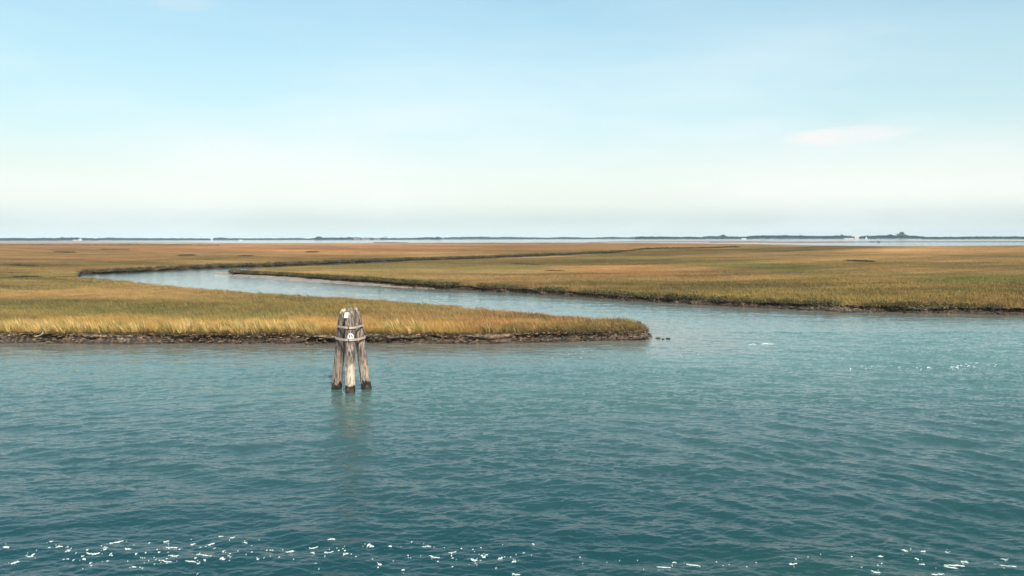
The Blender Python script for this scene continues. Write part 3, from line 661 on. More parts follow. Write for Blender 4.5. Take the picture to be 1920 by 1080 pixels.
for _ in range(26):
    small.append((random.uniform(1050, 1900), random.gauss(1054, 8), random.uniform(1.5, 4.5), random.uniform(1.2, 2.6), random.uniform(-.4, .2), 0))
small = [q for q in small if 1000 < q[1] < 1085]
foam_mesh([(a, b, c * .95, d * .9, e, f) for a, b, c, d, e, f in lobes([(a, b, c * .95, d * .9, e, f) for a, b, c, d, e, f in big])] + [(a, b, c * .7, d * .62, e, f) for a, b, c, d, e, f in small], 'foam_flecks', 'scattered white flecks of foam on the dark water in the foreground')
rip = []  # white slivers laid on the ripples to stand for glints
for _ in range(42):
    u = random.gauss(1810, 34); rip.append((u, 687 - (u - 1810) * .045 + random.gauss(0, 2.2), random.uniform(1.5, 5), random.uniform(.25, .6), 0, 0))
for _ in range(24):
    u = random.uniform(1590, 1760); rip.append((u, 689 + random.gauss(0, 2.2), random.uniform(1.2, 3.5), random.uniform(.2, .45), 0, 0))
for _ in range(16):
    u = random.uniform(1400, 1455); rip.append((u, 645 - (u - 1427) * .02 + random.gauss(0, .5), random.uniform(4, 11), random.uniform(.25, .45), 0, 0))
for _ in range(16):
    rip.append((random.uniform(1020, 1360), random.gauss(663, 5), random.uniform(1.2, 3), random.uniform(.2, .4), 0, 0))
foam_mesh(rip, 'ripple_glints', 'thin white slivers standing in for glints on the ripples right of the spit')

# ------------------------------------------------------------------ the cluster of mooring piles
def m_pile(seed):
    m, t, p = newmat('weathered oak pile')
    g = N(t, 'ShaderNodeNewGeometry'); sp = N(t, 'ShaderNodeSeparateXYZ'); t.links.new(g.outputs['Position'], sp.inputs[0]); z = sp.outputs[2]
    off = N(t, 'ShaderNodeMapping'); off.inputs['Location'].default_value = (seed * 3.1, seed * 1.7, 0); off.inputs['Scale'].default_value = (1, 1, .10); t.links.new(g.outputs['Position'], off.inputs[0])
    grain = noise(t, 26, 6, vec=off.outputs[0], rough=.7); big_ = noise(t, 2.2, 4); fine = noise(t, 7, 6)
    wood = ramp(t, grain, ((.36, (.022, .014, .012)), (.45, (.085, .058, .050)), (.53, (.25, .178, .148)), (.64, (.50, .365, .29))))
    wood = mixrgb(t, 'MIX', maprange(t, big_, .40, .60, 0, {1: .75, 2: .15, 3: .30}[seed]), wood, (.065, .046, .042))
    zz = math_(t, 'ADD', z, math_(t, 'MULTIPLY', math_(t, 'ADD', math_(t, 'SUBTRACT', fine, .5), math_(t, 'MULTIPLY', math_(t, 'SUBTRACT', grain, .5), .7)), 1.3))
    pale = math_(t, 'MULTIPLY', maprange(t, zz, .68, 1.10, 1, 0), maprange(t, grain, .40, .52, .10, 1))
    wood = mixrgb(t, 'MIX', math_(t, 'MULTIPLY', pale, {1: .50, 2: .85, 3: .62}[seed]), wood, {1: (.46, .32, .24), 2: (.74, .57, .43), 3: (.56, .41, .30)}[seed])
    z2 = math_(t, 'ADD', z, math_(t, 'MULTIPLY', math_(t, 'ADD', math_(t, 'SUBTRACT', fine, .5), math_(t, 'SUBTRACT', grain, .5)), .75))
    wood = mixrgb(t, 'MIX', maprange(t, z2, .22, .27, 1, 0), wood, ramp(t, fine, ((.4, (.010, .008, .008)), (.62, (.075, .055, .042)))))
    # lichen on the rotten tops
    lich = math_(t, 'MULTIPLY', maprange(t, zz, 2.48, 2.60, 0, 1), maprange(t, fine, .42, .5, 0, 1))
    wood = mixrgb(t, 'MIX', math_(t, 'MULTIPLY', lich, {1: .85, 2: .12, 3: .30}[seed]), wood, (.68, .55, .34))
    t.links.new(wood, p.inputs['Base Color']); p.inputs['Roughness'].default_value = .85
    bump(t, p, grain, .9, .03); return m
def pile(b, tp, r0, r1, seed, parent, ang=0):
    b = Vector(b); tp = Vector(tp); ax = (tp - b); L = ax.length; ax.normalize(); q = ax.to_track_quat('Z', 'Y')
    ns, nr_ = 48, 90
    t, th = np.meshgrid(np.linspace(0, 1, nr_), 2 * math.pi * np.arange(ns) / ns, indexing='ij')
    gro = fbm(th * 7 + np.cos(th) * 2, t * 2.2, seed, 3) - .5; lump = fbm(np.cos(th) * 1.2 + 5, t * 5 + np.sin(th), seed + 9, 3) - .5
    rad = (r0 + (r1 - r0) * t) * (1 + .20 * gro + .22 * lump); f = np.clip((t - .885) / .115, 0, 1)
    rad = rad * np.sqrt(np.maximum(.02, 1 - (f * .97) ** 1.8))          # rotten, rounded head
    zt = t * L + (fbm(th * 2.2, th * 0 + seed, seed + 20, 3) - .5) * .07 * f
    rad = rad * (1 + .10 * np.maximum(0, .5 - t) * (1 if seed != 2 else -.6))
    dth = (th - ang + math.pi) % (2 * math.pi) - math.pi + .12 * np.sin(t * 9 + seed)
    rad = rad - np.where((t > .15) & (t < .97), .030 * np.exp(-(dth / .085) ** 2) * np.minimum(1, (t - .15) * 6), 0)   # a long drying check
    V = [b + q @ Vector(c) for c in zip((np.cos(th) * rad).ravel().tolist(), (np.sin(th) * rad).ravel().tolist(), zt.ravel().tolist())]
    Fc = [(j * ns + i, j * ns + (i + 1) % ns, (j + 1) * ns + (i + 1) % ns, (j + 1) * ns + i) for j in range(nr_ - 1) for i in range(ns)]
    Fc.append(tuple((nr_ - 1) * ns + i for i in range(ns))); Fc.append(tuple(reversed(range(ns))))
    V = [v - parent.location for v in V]
    me = bpy.data.meshes.new('pile'); me.from_pydata([tuple(v) for v in V], [], Fc); me.polygons.foreach_set('use_smooth', [True] * len(Fc)); me.update()
    return link('pile', me, m_pile(seed), parent)
bx, by = P(654.5, 738.5); by += .19
BR = empty('mooring_piles', (bx, by + .3, 0), 'three weathered timber piles leaning together and strapped, standing in the water before the spit', 'mooring piles')
lx, ly = P(628.5, 731.5); rx, ry = P(685.5, 731.0); ly += .19; ry += .19
def topx(u, y): return X_at(u, y) - 0
def ext(b, t, zb=-.9):
    b = np.array(b, float); t = np.array(t, float); d = (b - t) / (t[2] - 0); return tuple(b + d * (-zb))
cB, cT = (bx, by, 0), (X_at(654.0, by + .32), by + .32, 2.72)
lB, lT = (lx, ly, 0), (X_at(643.0, ly + .05), ly + .02, 2.64)
rB, rT = (rx, ry, 0), (X_at(664.0, ry + .05), ry + .10, 2.67)
qlab = [('c', cB, cT, .160, .160, 2), ('l', lB, lT, .168, .142, 1), ('r', rB, rT, .170, .140, 3)]
for k_, b_, t_, r0, r1, sdd in qlab:
    o = pile(ext(b_, t_), t_, r0, r1, sdd, BR, ang=-math.pi / 2 + {'c': -.05, 'l': .3, 'r': .5}[k_])
    o['label'] = {'c': 'middle pile, nearest the viewer, with pale lower part', 'l': 'left pile, dark grey with a lichen covered head', 'r': 'right pile, leaning outwards at its foot'}[k_]
def at_z(b, t, z): f = z / t[2]; return np.array([b[0] + (t[0] - b[0]) * f, b[1] + (t[1] - b[1]) * f])
def hull(pts):
    pts = sorted(map(tuple, pts))
    def half(ps):
        o = []
        for p in ps:
            while len(o) > 1 and (o[-1][0] - o[-2][0]) * (p[1] - o[-2][1]) - (o[-1][1] - o[-2][1]) * (p[0] - o[-2][0]) <= 0: o.pop()
            o.append(p)
        return o[:-1]
    return half(pts) + half(pts[::-1])
STRAP = flat('rusted strap', (.56, .40, .33), .7, .3, 9)
BOLT = flat('dark iron', (.05, .04, .035), .6)
for z, hh in ((2.075, .062), (1.685, .070)):
    pts = []
    for k_, b_, t_, r0, r1, sdd in qlab:
        c = at_z(b_, t_, z)
        for i in range(40): pts.append((c[0] + math.cos(i / 40 * 6.2832) * (r1 + .035), c[1] + math.sin(i / 40 * 6.2832) * (r1 + .035)))
    hl = np.array(hull(pts)); cen = hl.mean(0); hl2 = resamp(np.vstack([hl, hl[:1]]), 90)[:-1]; n = len(hl2)
    dr = hl2 - cen; dr /= np.linalg.norm(dr, axis=1)[:, None]; V = []
    wob = np.array([math.sin(i * .21 + z * 5) * .006 for i in range(n)])
    for d_, zz in ((0, -hh / 2), (.02, -hh / 2), (.02, hh / 2), (0, hh / 2)):
        V.append(np.column_stack([hl2 + dr * d_, z + zz + wob]))
    V = np.concatenate(V) - np.array(BR.location)
    Fc = [(a_ * n + i, a_ * n + (i + 1) % n, ((a_ + 1) % 4) * n + (i + 1) % n, ((a_ + 1) % 4) * n + i) for a_ in range(4) for i in range(n)]
    me = bpy.data.meshes.new('strap'); me.from_pydata(V.tolist(), [], Fc); me.update(); st = link('strap', me, STRAP, BR)
    bm = bmesh.new()
    fx_ = min(hl2, key=lambda q: q[1])
    bmesh.ops.create_cube(bm, size=1, matrix=Matrix.Translation((0, 0, 0)) @ Matrix.Diagonal((.03, .05, hh * 1.25, 1)))
    bmesh.ops.bevel(bm, geom=bm.edges[:], offset=.005, segments=2, affect='EDGES')
    me = bpy.data.meshes.new('buckle'); bm.to_mesh(me); bm.free(); o = link('buckle', me, BOLT, st); o.location = (fx_[0] - BR.location.x - .01, fx_[1] - .012 - BR.location.y, z)
# white plate and the numbered half-round plate
def board(name, outline, th, mat, loc, rot, parent):
    bm = bmesh.new(); vs = [bm.verts.new((x, 0, y)) for x, y in outline]; f = bm.faces.new(vs)
    e = bmesh.ops.extrude_face_region(bm, geom=[f]); bmesh.ops.translate(bm, verts=[v for v in e['geom'] if isinstance(v, bmesh.types.BMVert)], vec=(0, th, 0))
    bmesh.ops.recalc_face_normals(bm, faces=bm.faces[:]); me = bpy.data.meshes.new(name); bm.to_mesh(me); bm.free()
    o = link(name, me, mat, parent); o.location = loc; o.rotation_euler = rot; return o
WHITE = flat('white enamel', (.84, .83, .80), .4, .05, 8); INK = flat('faded black lettering', (.10, .095, .08), .6)
yf = lambda z: at_z(cB, cT, z)[1]
zp = 2.475; y_ = yf(zp) - .225
o = board('plate', [(-.075, -.09), (.05, -.09), (.068, .085), (-.045, .085)], .012, WHITE, (X_at(647.3, y_) - BR.location.x, y_ - BR.location.y, zp), (-.12, 0, .25), BR)
o['label'] = 'small blank white plate nailed near the top of the middle pile'
zn = 1.815; y_ = yf(zn) - .225
out = [(-.102, -.078), (.098, -.078)] + [(.100 * math.cos(a) , -.03 + .118 * math.sin(a)) for a in np.linspace(0.05, math.pi - .05, 14)]
o2 = board('number_plate', out, .014, WHITE, (X_at(654.8, y_) - BR.location.x, y_ - BR.location.y, zn), (-.06, 0, 0), BR)
o2['label'] = 'half-round white plate with the number 11'
for cx_, tl in ((-.035, .20), (.040, .34)):
    bm = bmesh.new()
    # a digit one: slanted stem and a short flag
    def q4(pts):
        vs = [bm.verts.new((x, 0, y)) for x, y in pts]; bm.faces.new(vs)
    q4([(-.018, -.05), (.018, -.05), (.018, .05), (-.018, .05)]); q4([(-.019, .05), (-.019, .022), (-.027, .016), (-.027, .028)])
    e = bmesh.ops.extrude_face_region(bm, geom=bm.faces[:]); bmesh.ops.translate(bm, verts=[v for v in e['geom'] if isinstance(v, bmesh.types.BMVert)], vec=(0, .004, 0))
    me = bpy.data.meshes.new('digit'); bm.to_mesh(me); bm.free(); o = link('digit', me, INK, o2); o.location = (cx_, -.0045, -.005); o.rotation_euler = (0, -tl, 0)

# ------------------------------------------------------------------ small things around the spit
def lump(name, u, v, sx, sy, sz, label, cat, group, mat, seed, z=0):
    x, y = P(u, v); r = np.random.default_rng(seed)
    V = IV * (1 + .5 * (r.random((len(IV), 1)) - .5)) * np.array([sx, sy, sz])
    o = npmesh(name, V, IF, 3, mat, smooth=True, attrs={'wet': np.full(len(V), .8)}); o.location = (x, y, z)
    return tag(o, label, cat, group)
lump('mud_lump', 1234, 634.2, .12, .10, .05, 'dark wet lump of mud awash just off the tip of the spit, nearest the bank', 'mud lump', 'mud lumps off the tip of the spit', MUD, 1)
lump('mud_lump', 1243, 635.8, .07, .07, .035, 'smallest dark lump of mud, middle one of the three off the spit', 'mud lump', 'mud lumps off the tip of the spit', MUD, 2)
lump('mud_lump', 1253, 635.0, .12, .09, .045, 'outermost dark lump of mud awash off the tip of the spit', 'mud lump', 'mud lumps off the tip of the spit', MUD, 3)
DW = flat('bleached driftwood', (.50, .43, .33), .8, .15, 12)
def stick(pts, r0, r1):
    bm = bmesh.new(); prev = None; ns = 8
    for k_, p in enumerate(pts):
        rad = r0 + (r1 - r0) * k_ / (len(pts) - 1); d = Vector(pts[min(k_ + 1, len(pts) - 1)]) - Vector(pts[max(k_ - 1, 0)]); q = d.to_track_quat('Z', 'Y')
        ring = [bm.verts.new(Vector(p) + q @ Vector((math.cos(i / ns * 6.283) * rad, math.sin(i / ns * 6.283) * rad, 0))) for i in range(ns)]
        if prev: [bm.faces.new((prev[i], prev[(i + 1) % ns], ring[(i + 1) % ns], ring[i])) for i in range(ns)]
        else: bm.faces.new(ring[::-1])
        prev = ring
    bm.faces.new(prev); me = bpy.data.meshes.new('stick'); bm.to_mesh(me); bm.free(); return me
dx0, dy0 = P(80, 628, .5); dy0 -= .25
e = empty('driftwood', (dx0, dy0, .44), 'bleached forked driftwood branch lying on the rim of the near bank', 'driftwood')
link('branch', stick([(-.28, 0, .04), (-.08, .02, .07), (.10, 0, .13), (.20, .02, .25), (.22, .0, .34)], .028, .02), DW, e)
e.scale = (.7, .7, .7)
link('twig', stick([(.15, 0, .18), (.25, -.04, .20), (.33, -.02, .30)], .018, .01), DW, e)

# ------------------------------------------------------------------ the far lagoon: tidal flats, woods, trees, houses, boats
def strip(name, us, vf, vb, mat, z=.05):
    """a low flat between a front and a back pixel row"""
    f = [P(u, v, z) for u, v in zip(us, vf)]; b = [P(u, v, z) for u, v in zip(us, vb)]
    f, b = resamp(chaikin(f, 2), 60), resamp(chaikin(b, 2), 60)
    V = np.concatenate([np.column_stack([f, np.full(60, -.1)]), np.column_stack([f * .25 / 1 + b * 0 + f * .75, np.full(60, z)]), np.column_stack([b, np.full(60, z)]), np.column_stack([b * 1.004, np.full(60, -.1)])])
    V[60:120, :2] += (b - f) * .04
    i, j = np.meshgrid(np.arange(59), np.arange(3)); a = (j * 60 + i).ravel()
    o = npmesh(name, V, np.column_stack([a, a + 60, a + 61, a + 1]), 4, mat); o['kind'] = 'structure'; return o
SANDM = flat('pale tidal sand', (.50, .38, .30), .9, .2, .02); PINKM = flat('glasswort flat', (.36, .21, .16), .9, .3, .03); DRKM = flat('weedy mud line', (.09, .065, .06), .9, .4, .05)
strip('tidal_flat', (-500, 0, 150, 300, 400), (455.4, 454.8, 454.6, 454.4, 454.2), (453.2, 452.4, 452.6, 453.2, 454.0), PINKM, .25)
strip('tidal_flat', (-500, 0, 100, 215), (452.4, 452.2, 452.0, 451.8), (451.6, 451.2, 451.1, 451.7), SANDM, .25)
strip('tidal_flat', (1100, 1200, 1300, 1420, 1480), (454.4, 454.2, 454.3, 454.6, 454.0), (453.8, 451.6, 451.2, 451.4, 453.5), PINKM, .25)
strip('tidal_flat', (1190, 1260, 1330, 1425), (450.6, 450.5, 450.4, 450.2), (449.6, 449.4, 449.4, 449.6), SANDM, .3)
strip('tidal_flat', (1330, 1450, 1600, 1750, 1920, 2300), (454.2, 453.9, 453.5, 453.4, 453.3, 453.5), (453.6, 453.2, 452.9, 452.8, 452.6, 452.7), DRKM, .35)
strip('tidal_flat', (700, 730, 765), (454.9, 455.0, 454.8), (454.2, 454.1, 454.4), DRKM, .3)
strip('tidal_flat', (1440, 1480, 1530, 1600), (455.0, 455.1, 455.0, 454.9), (454.6, 454.5, 454.5, 454.7), PINKM, .3)

CROWN = m_blade('distant foliage', .1); BARK = flat('bark', (.10, .075, .055), .9)
def wood(name, u0, u1, Y, topf, col, label, seed, depth=60, zb=.3):
    """belt of trees seen as one mass; topf(u) is the photographed row of its top"""
    r = np.random.default_rng(seed); W_ = (u1 - u0) / F * Y; n = int(max(300, (u1 - u0) * 60))
    u = u0 + r.random(n) * (u1 - u0); y = Y + r.random(n) * depth; x = X_at(u, y)
    top = Z_at(u, topf(u) - .5, y) * (1 + .10 * (r.random(n) - .5)); top = np.maximum(top, 1.5)
    z = zb + (top - zb) * r.random(n) ** .55
    s = 1.6 * Y / 2500
    k = np.ones(n, bool); cx = X_at((u0 + u1) / 2, Y)
    o = leaves(name, x - cx, y - Y, z, np.full((n, 3), s * .8), 5, np.tile(np.array(col), (n, 1)) * (.7 + .6 * r.random((n, 1))), s * .75, r, CROWN)
    o.location = (cx, Y, 0); tag(o, label, 'wood', 'woods along the far shore', 'stuff'); return o
def prof(pts):
    a = np.array(pts, float)
    def f(u): return np.interp(u, a[:, 0], a[:, 1]) + 1.7 * (fbm(u / 4.1, u * 0 + 2.0, 8, 3) - .5)
    return f
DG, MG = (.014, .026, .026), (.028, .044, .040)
wood('distant_wood', -250, 99, 2500, prof([(-250, 448), (0, 447.6), (40, 447.2), (60, 448), (99, 447.8)]), DG, 'dark far wood at the left edge of the view', 1)
wood('distant_wood', 100, 183.5, 2500, prof([(101, 448), (110, 447.2), (125, 446.6), (150, 447.2), (180, 448.6)]), DG, 'far wood around the two pale farm buildings on the left', 2)
wood('distant_wood', 183, 395, 3000, prof([(183, 448.2), (200, 446.9), (250, 447.8), (300, 448), (395, 448.4)]), DG, 'long low far wood ending left of the white boat', 3)
wood('distant_wood', 400, 446, 3000, prof([(400, 448.8), (404, 447), (420, 447), (430, 448.2), (446, 448)]), MG, 'short far wood just left of the white boat', 4)
wood('distant_wood', 446, 592, 3200, prof([(446, 448.8), (457, 448.6), (500, 448), (520, 448.3), (555, 447.7), (568, 447.6), (575, 448.6), (592, 448.2)]), DG, 'low far wood between the white boat and the round dark tree', 5)
wood('distant_wood', 590, 718, 2700, prof([(590, 448.2), (612, 446.8), (640, 446.8), (656, 446.6), (672, 447), (690, 447.6), (718, 447.2)]), DG, 'far wood behind the head of the mooring piles', 6)
wood('distant_wood', 712, 830, 2900, prof([(712, 447.6), (740, 447.9), (775, 447.6), (800, 446.4), (815, 446.6), (830, 447.5)]), DG, 'thin far tree belt with the two slim cypresses', 7)
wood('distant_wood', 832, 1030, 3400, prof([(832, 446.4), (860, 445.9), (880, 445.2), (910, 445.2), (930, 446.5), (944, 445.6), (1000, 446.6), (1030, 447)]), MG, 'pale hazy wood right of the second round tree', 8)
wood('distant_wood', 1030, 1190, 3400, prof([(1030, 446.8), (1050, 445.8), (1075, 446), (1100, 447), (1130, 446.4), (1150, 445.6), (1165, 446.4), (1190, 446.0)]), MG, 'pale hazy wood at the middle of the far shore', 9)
wood('distant_wood', 1191, 1320, 2600, prof([(1191, 445.6), (1198, 444.8), (1240, 445.2), (1270, 445.9), (1300, 445), (1320, 446)]), DG, 'dark low wood behind the pale sand strip', 10)
wood('distant_wood', 1318, 1400, 2700, prof([(1318, 445), (1335, 443.8), (1370, 445), (1400, 445)]), MG, 'far wood around the domed tree right of centre', 11)
wood('distant_wood', 1400, 1545, 2500, prof([(1400, 444.6), (1410, 443.2), (1430, 442.8), (1460, 442.6), (1500, 443), (1545, 444)]), MG, 'broad even topped wood right of the small white shed', 12)
wood('distant_wood', 1545, 1605, 2500, prof([(1545, 444), (1570, 443.2), (1590, 443.6), (1605, 446)]), DG, 'wood left of the pink house', 13)
wood('distant_wood', 1611, 1730, 2500, prof([(1611, 444.6), (1630, 443.8), (1640, 442.9), (1670, 442.9), (1700, 442.6), (1730, 444.6)]), DG, 'dark wood around the tallest far tree on the right', 14)
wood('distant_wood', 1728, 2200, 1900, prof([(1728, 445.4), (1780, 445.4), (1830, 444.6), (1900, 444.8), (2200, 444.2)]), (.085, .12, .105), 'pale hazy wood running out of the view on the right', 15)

def tree(u, Y, vtop, wpx, label, seed, kind='round', col=DG):
    x = X_at(u, Y); zt = Z_at(u, vtop - .3, Y) * 1.06; W_ = wpx / F * Y / 2 * 1.12; r = np.random.default_rng(seed + 100)
    name = {'round': 'round_tree', 'tall': 'tall_tree', 'cypress': 'cypress'}[kind]
    e = empty(name, (x, Y - 8, .3), label, 'tree', 'single trees standing out on the far shore'); zt -= .3
    tr = stick([(0, 0, -.3), (W_ * .04, 0, zt * .3), (-W_ * .03, 0, zt * .75)], max(.25, zt * .03), .12); tr.name = 'trunk'; t_ = link('trunk', tr, BARK, e)
    for k_ in range(4 if kind != 'cypress' else 2):
        a = k_ * 1.57 + r.random(); rr = W_ * .55
        lm = stick([(0, 0, zt * .25 + k_ * zt * .06), (math.cos(a) * rr * .5, math.sin(a) * rr * .5, zt * .45), (math.cos(a) * rr, math.sin(a) * rr, zt * .62)], max(.12, zt * .012), .05); lm.name = 'limb'; link('limb', lm, BARK, t_)
    m = {'round': 46, 'tall': 70, 'cypress': 26}[kind]
    a = r.random(m) * 6.283; q = r.random(m) ** .5
    if kind == 'cypress': hz = r.random(m); rr = W_ * (1 - hz * .8) * .6 * q; z = .08 * zt + hz * zt * .88; s = np.full(m, W_ * .45)
    elif kind == 'tall': hz = r.random(m); rr = W_ * 1.05 * q * np.sin((hz * .70 + .22) * math.pi) * (.75 + .5 * r.random(m)); z = zt * (.06 + .84 * hz); s = np.full(m, W_ * .27)
    else: hz = r.random(m); rr = W_ * .85 * np.sqrt(np.clip(1 - hz ** 2, 0, 1)) * q; z = zt * (.14 + .74 * hz); s = np.full(m, W_ * .22)
    leaves('crown', np.cos(a) * rr, np.sin(a) * rr, z, np.column_stack([s, s, s * (.9 if kind != 'round' else zt / W_ * .35)]), 34, np.tile(np.array(col), (m, 1)) * (.6 + .8 * r.random((m, 1))), s.mean() * .32, r, CROWN, e)
tree(120, 2480, 444.9, 8, 'small round tree rising from the far wood at the far left', 1)
tree(443, 2900, 446.4, 5, 'small round tree just left of the white boat', 2)
tree(600, 2600, 444.0, 19, 'wide round dark tree on the far shore left of the mooring piles', 3)
tree(656, 2650, 444.4, 7, 'small round tree above the head of the mooring piles', 4)
tree(822, 2700, 444.6, 18, 'wide round dark tree on the far shore right of the mooring piles', 5)
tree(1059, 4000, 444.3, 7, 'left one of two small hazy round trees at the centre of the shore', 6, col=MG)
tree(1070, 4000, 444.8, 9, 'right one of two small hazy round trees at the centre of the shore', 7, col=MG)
tree(1196, 2550, 444.2, 8, 'round dark tree at the left end of the sand strip', 8)
tree(1354, 2600, 440.4, 17, 'domed dark tree topping the wood right of centre', 9)
tree(1499, 2450, 440.8, 7, 'small round tree on the broad even wood', 10)
tree(1576, 2450, 439.8, 9, 'round dark tree on the wood left of the pink house', 11)
tree(1592, 2420, 441.8, 5, 'narrow dark tree right beside the pink house', 12, 'tall')
tree(1624, 2600, 440.8, 6, 'pale round tree behind the white sail', 13, col=(.09, .11, .07))
tree(1666, 2450, 440.0, 17, 'broad domed tree left of the tallest tree', 14)
tree(1687, 2450, 436.4, 14, 'tallest tree of the far shore, upright with a loose crown', 15, 'tall', (.045, .065, .04))
tree(721.5, 2700, 444.6, 2.6, 'left one of two slim cypresses on the far shore', 16, 'cypress')
tree(725.7, 2700, 444.0, 2.6, 'right one of two slim cypresses on the far shore', 17, 'cypress')

ROOF = flat('dark tile roof', (.17, .10, .085), .85); GLASS = flat('dark window', (.03, .035, .04), .3)
def box_bm(bm, x0, x1, y0, y1, z0, z1):
    vs = [bm.verts.new(c) for c in ((x0, y0, z0), (x1, y0, z0), (x1, y1, z0), (x0, y1, z0), (x0, y0, z1), (x1, y0, z1), (x1, y1, z1), (x0, y1, z1))]
    for f in ((0, 3, 2, 1), (4, 5, 6, 7), (0, 1, 5, 4), (1, 2, 6, 5), (2, 3, 7, 6), (3, 0, 4, 7)): bm.faces.new([vs[i] for i in f])
def tomesh(name, bm, mat, parent): me = bpy.data.meshes.new(name); bm.to_mesh(me); bm.free(); return link(name, me, mat, parent)
def house(u, Y, wpx, vtop, wall, roof, label, name='house', cat='house', nwin=3, group='houses on the far shore'):
    x = X_at(u, Y); W_ = wpx / F * Y; zt = max(3.2, Z_at(u, vtop, Y)) - .3; e = empty(name, (x, Y, .3), label, cat, group); D = max(6, W_ * .5); hw = zt * .66
    bm = bmesh.new(); box_bm(bm, -W_ / 2, W_ / 2, 0, D, -.2, hw); tomesh('wall', bm, flat('render ' + name, wall, .9, .08, .5), e)
    bm = bmesh.new(); o_ = .35; pr = [(-W_ / 2 - o_, -o_, hw + .01), (W_ / 2 + o_, -o_, hw + .01), (W_ / 2 + o_, D + o_, hw + .01), (-W_ / 2 - o_, D + o_, hw + .01), (-W_ / 2 - o_, D / 2, zt), (W_ / 2 + o_, D / 2, zt)]
    vs = [bm.verts.new(c) for c in pr]
    for f in ((0, 1, 5, 4), (2, 3, 4, 5), (1, 2, 5), (3, 0, 4), (0, 3, 2, 1)): bm.faces.new([vs[i] for i in f])
    rf = tomesh('roof', bm, roof, e)
    bm = bmesh.new(); box_bm(bm, W_ * .2, W_ * .2 + .7, D * .5 - .3, D * .5 + .4, zt - .6, zt + .8); tomesh('chimney', bm, flat('chimney', wall), rf)
    for k_ in range(nwin):
        xx = -W_ / 2 + W_ * (k_ + .75) / (nwin + .5); bm = bmesh.new(); box_bm(bm, xx - .45, xx + .45, -.05, .02, hw * .42, hw * .42 + min(1.2, hw * .38)); tomesh('window', bm, GLASS, e)
    bm = bmesh.new(); box_bm(bm, -.5, .5, -.06, .02, 0, 2.0); tomesh('door', bm, flat('door paint', (.12, .09, .07)), e)
GREYW = (.20, .19, .22)
house(141, 2440, 8, 448.9, (.62, .44, .40), ROOF, 'low pink farmhouse at the foot of the left wood')
house(150, 2470, 5, 447.9, (.55, .55, .54), flat('pale roof', (.62, .63, .62)), 'pale roofed farmhouse just right of the pink farmhouse')
house(669, 2620, 11, 446.0, GREYW, ROOF, 'long grey house with a dark roof nearest right of the pile heads')
house(682, 2600, 7, 446.3, (.24, .21, .23), ROOF, 'second grey house from the pile heads, with a steep roof')
house(690, 2640, 6, 446.2, (.21, .19, .22), ROOF, 'third grey house from the pile heads, the lowest')
house(707, 2610, 11, 446.2, GREYW, ROOF, 'long grey house left of the two cypresses', nwin=4)
house(1606, 2480, 7, 443.0, (.60, .45, .41), flat('faded tile roof', (.60, .40, .34)), 'tall pink house between dark trees on the right')
house(1395, 2380, 8, 447.3, (.80, .76, .70), flat('white roof', (.78, .75, .70)), 'small white shed at the right end of the sand strip', 'shed', 'shed', 2, 'pale sheds on the far shore')
house(1592, 2300, 17, 447.8, (.60, .59, .56), flat('white metal roof', (.62, .60, .57)), 'long low white shed in front of the pink house', 'shed', 'shed', 4, 'pale sheds on the far shore')

# boats and stakes
def hull_me(L, B, Hh):
    bm = bmesh.new(); secs = []
    for k_ in range(9):
        t = k_ / 8; wd = B / 2 * (math.sin(min(1, t * 1.6 + .45) * math.pi / 2) if t < .55 else math.cos((t - .55) / .45 * math.pi / 2) ** .7 + .02); sh = Hh * (1 + .35 * t * t); X = -L / 2 + L * t
        secs.append([bm.verts.new(c) for c in ((X, -wd, sh), (X, -wd * .75, sh * .35), (X, 0, -.1), (X, wd * .75, sh * .35), (X, wd, sh))])
    for a, b in zip(secs[:-1], secs[1:]):
        for i in range(4): bm.faces.new((a[i], b[i], b[i + 1], a[i + 1]))
        bm.faces.new((a[0], a[4], b[4], b[0]))
    bm.faces.new(secs[0]); return bm
WB = flat('white gelcoat', (.85, .85, .83), .4, .04); DB = flat('tarred boat timber', (.03, .03, .035), .6)
def boat(u, v, L, B, Hh, mat, cabin, label, name, group=None, rz=0.0):
    x, y = P(u, v); e = empty(name, (x, y, 0), label, 'boat', group, rz); tomesh('hull', hull_me(L, B, Hh), mat, e)
    if cabin:
        bm = bmesh.new(); box_bm(bm, -L * .38, L * .22, -B * .36, B * .36, Hh * .8, Hh + cabin); bmesh.ops.bevel(bm, geom=bm.edges[:], offset=.15, segments=2, affect='EDGES'); c = tomesh('cabin', bm, mat, e)
        bm = bmesh.new(); box_bm(bm, -L * .3, L * .15, -B * .36 - .03, -B * .36 + .02, Hh + cabin * .45, Hh + cabin * .75); tomesh('window', bm, GLASS, c)
    else:
        bm = bmesh.new(); box_bm(bm, -L * .15, L * .0, -B * .4, B * .4, Hh * .75, Hh * .95); tomesh('bench', bm, mat, e)
        bm = bmesh.new(); box_bm(bm, -L * .50 - .25, -L * .50 + .2, -.2, .2, Hh * .3, Hh * 1.9); tomesh('outboard_motor', bm, DB, e)
boat(451.5, 451.9, 8.0, 2.8, 1.2, WB, 2.0, 'white cabin boat on the far lagoon at the left', 'cabin_boat')
boat(1636.5, 454.1, 5.2, 1.7, .75, flat('grey boat timber', (.10, .105, .12), .6), 0, 'longer grey open boat on the far flats at the right', 'open_boat', 'open boats on the far flats', .15)
boat(1647.5, 454.4, 2.9, 1.6, .9, DB, 0, 'short black open boat right of the grey one', 'open_boat', 'open boats on the far flats', -.3)
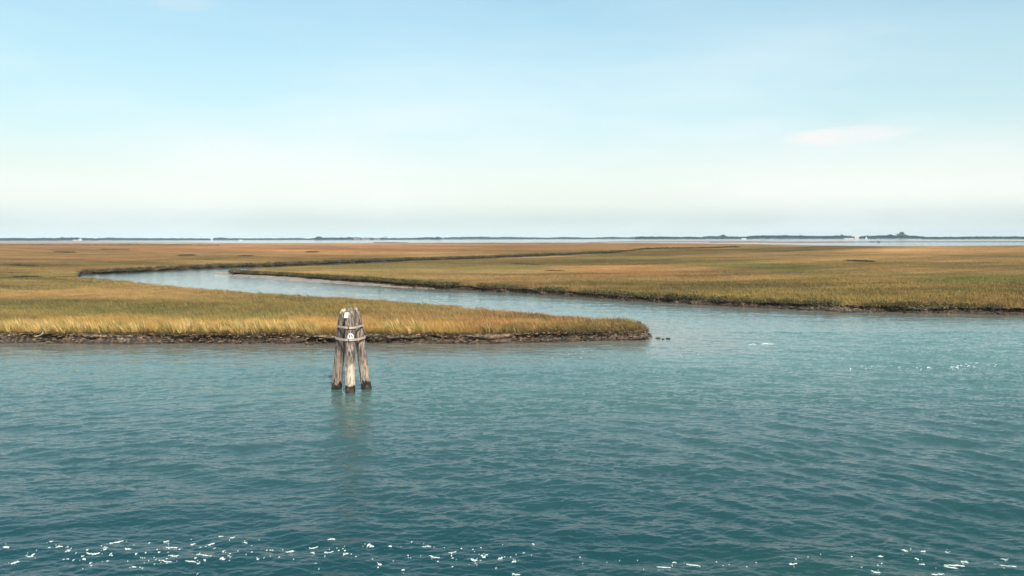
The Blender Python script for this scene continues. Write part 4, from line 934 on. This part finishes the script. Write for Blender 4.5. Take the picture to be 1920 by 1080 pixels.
def sail(u, Y, label):
    x = X_at(u, Y); e = empty('sailing_boat', (x, Y, 0), label, 'boat'); tomesh('hull', hull_me(8, 2.5, 1.1), WB, e)
    link('mast', stick([(0, 0, .5), (0, 0, 9.0)], .12, .07), flat('mast alloy', (.6, .6, .6)), e)
    bm = bmesh.new(); pts = [(-.1, 0, 1.8), (-3.4, .15, 1.9), (-.1, 0, 8.6)]; vs = [bm.verts.new(p) for p in pts]; vb = [bm.verts.new((p[0], p[1] + .04, p[2])) for p in pts]
    bm.faces.new(vs); bm.faces.new(vb[::-1]); [bm.faces.new((vs[i], vb[i], vb[(i + 1) % 3], vs[(i + 1) % 3])) for i in range(3)]; tomesh('sail', bm, WB, e)
sail(1624.5, 2150, 'small white sailing boat before the dark wood on the right')
STK = flat('dark stake', (.05, .04, .035))
def stake(u, v, hgt, rad, label):
    x, y = P(u, v); o = link('stake', stick([(0, 0, -.6), (rad * .2, 0, hgt * .5), (0, 0, hgt)], rad, rad * .8), STK); o.location = (x, y, 0); tag(o, label, 'stake', 'stakes in the far lagoon')
stake(728.5, 454.6, 1.7, .22, 'dark stake on the weedy line right of the mooring piles')
stake(183.5, 451.6, 4.6, .28, 'pale far stake right of the left farmhouses')
stake(755.5, 449.6, 8.5, .35, 'tall thin far pole right of the cypresses')

# ------------------------------------------------------------------ the air
me = bpy.data.meshes.new('haze'); bm = bmesh.new(); box_bm(bm, -7700, 7700, -7700, 7700, -2.2, 45); bm.to_mesh(me); bm.free()
hm = bpy.data.materials.new('haze'); hm.use_nodes = True; t = hm.node_tree; t.nodes.clear()
pv = N(t, 'ShaderNodeVolumePrincipled'); pv.inputs['Color'].default_value = (.70, .87, 1.0, 1); pv.inputs['Density'].default_value = 0.00009; pv.inputs['Anisotropy'].default_value = -0.25
ot = N(t, 'ShaderNodeOutputMaterial'); t.links.new(pv.outputs[0], ot.inputs['Volume'])
hz = link('haze', me, hm); hz['kind'] = 'stuff'; hz['label'] = 'thin pale summer haze in the air over the whole lagoon'; hz['category'] = 'haze'
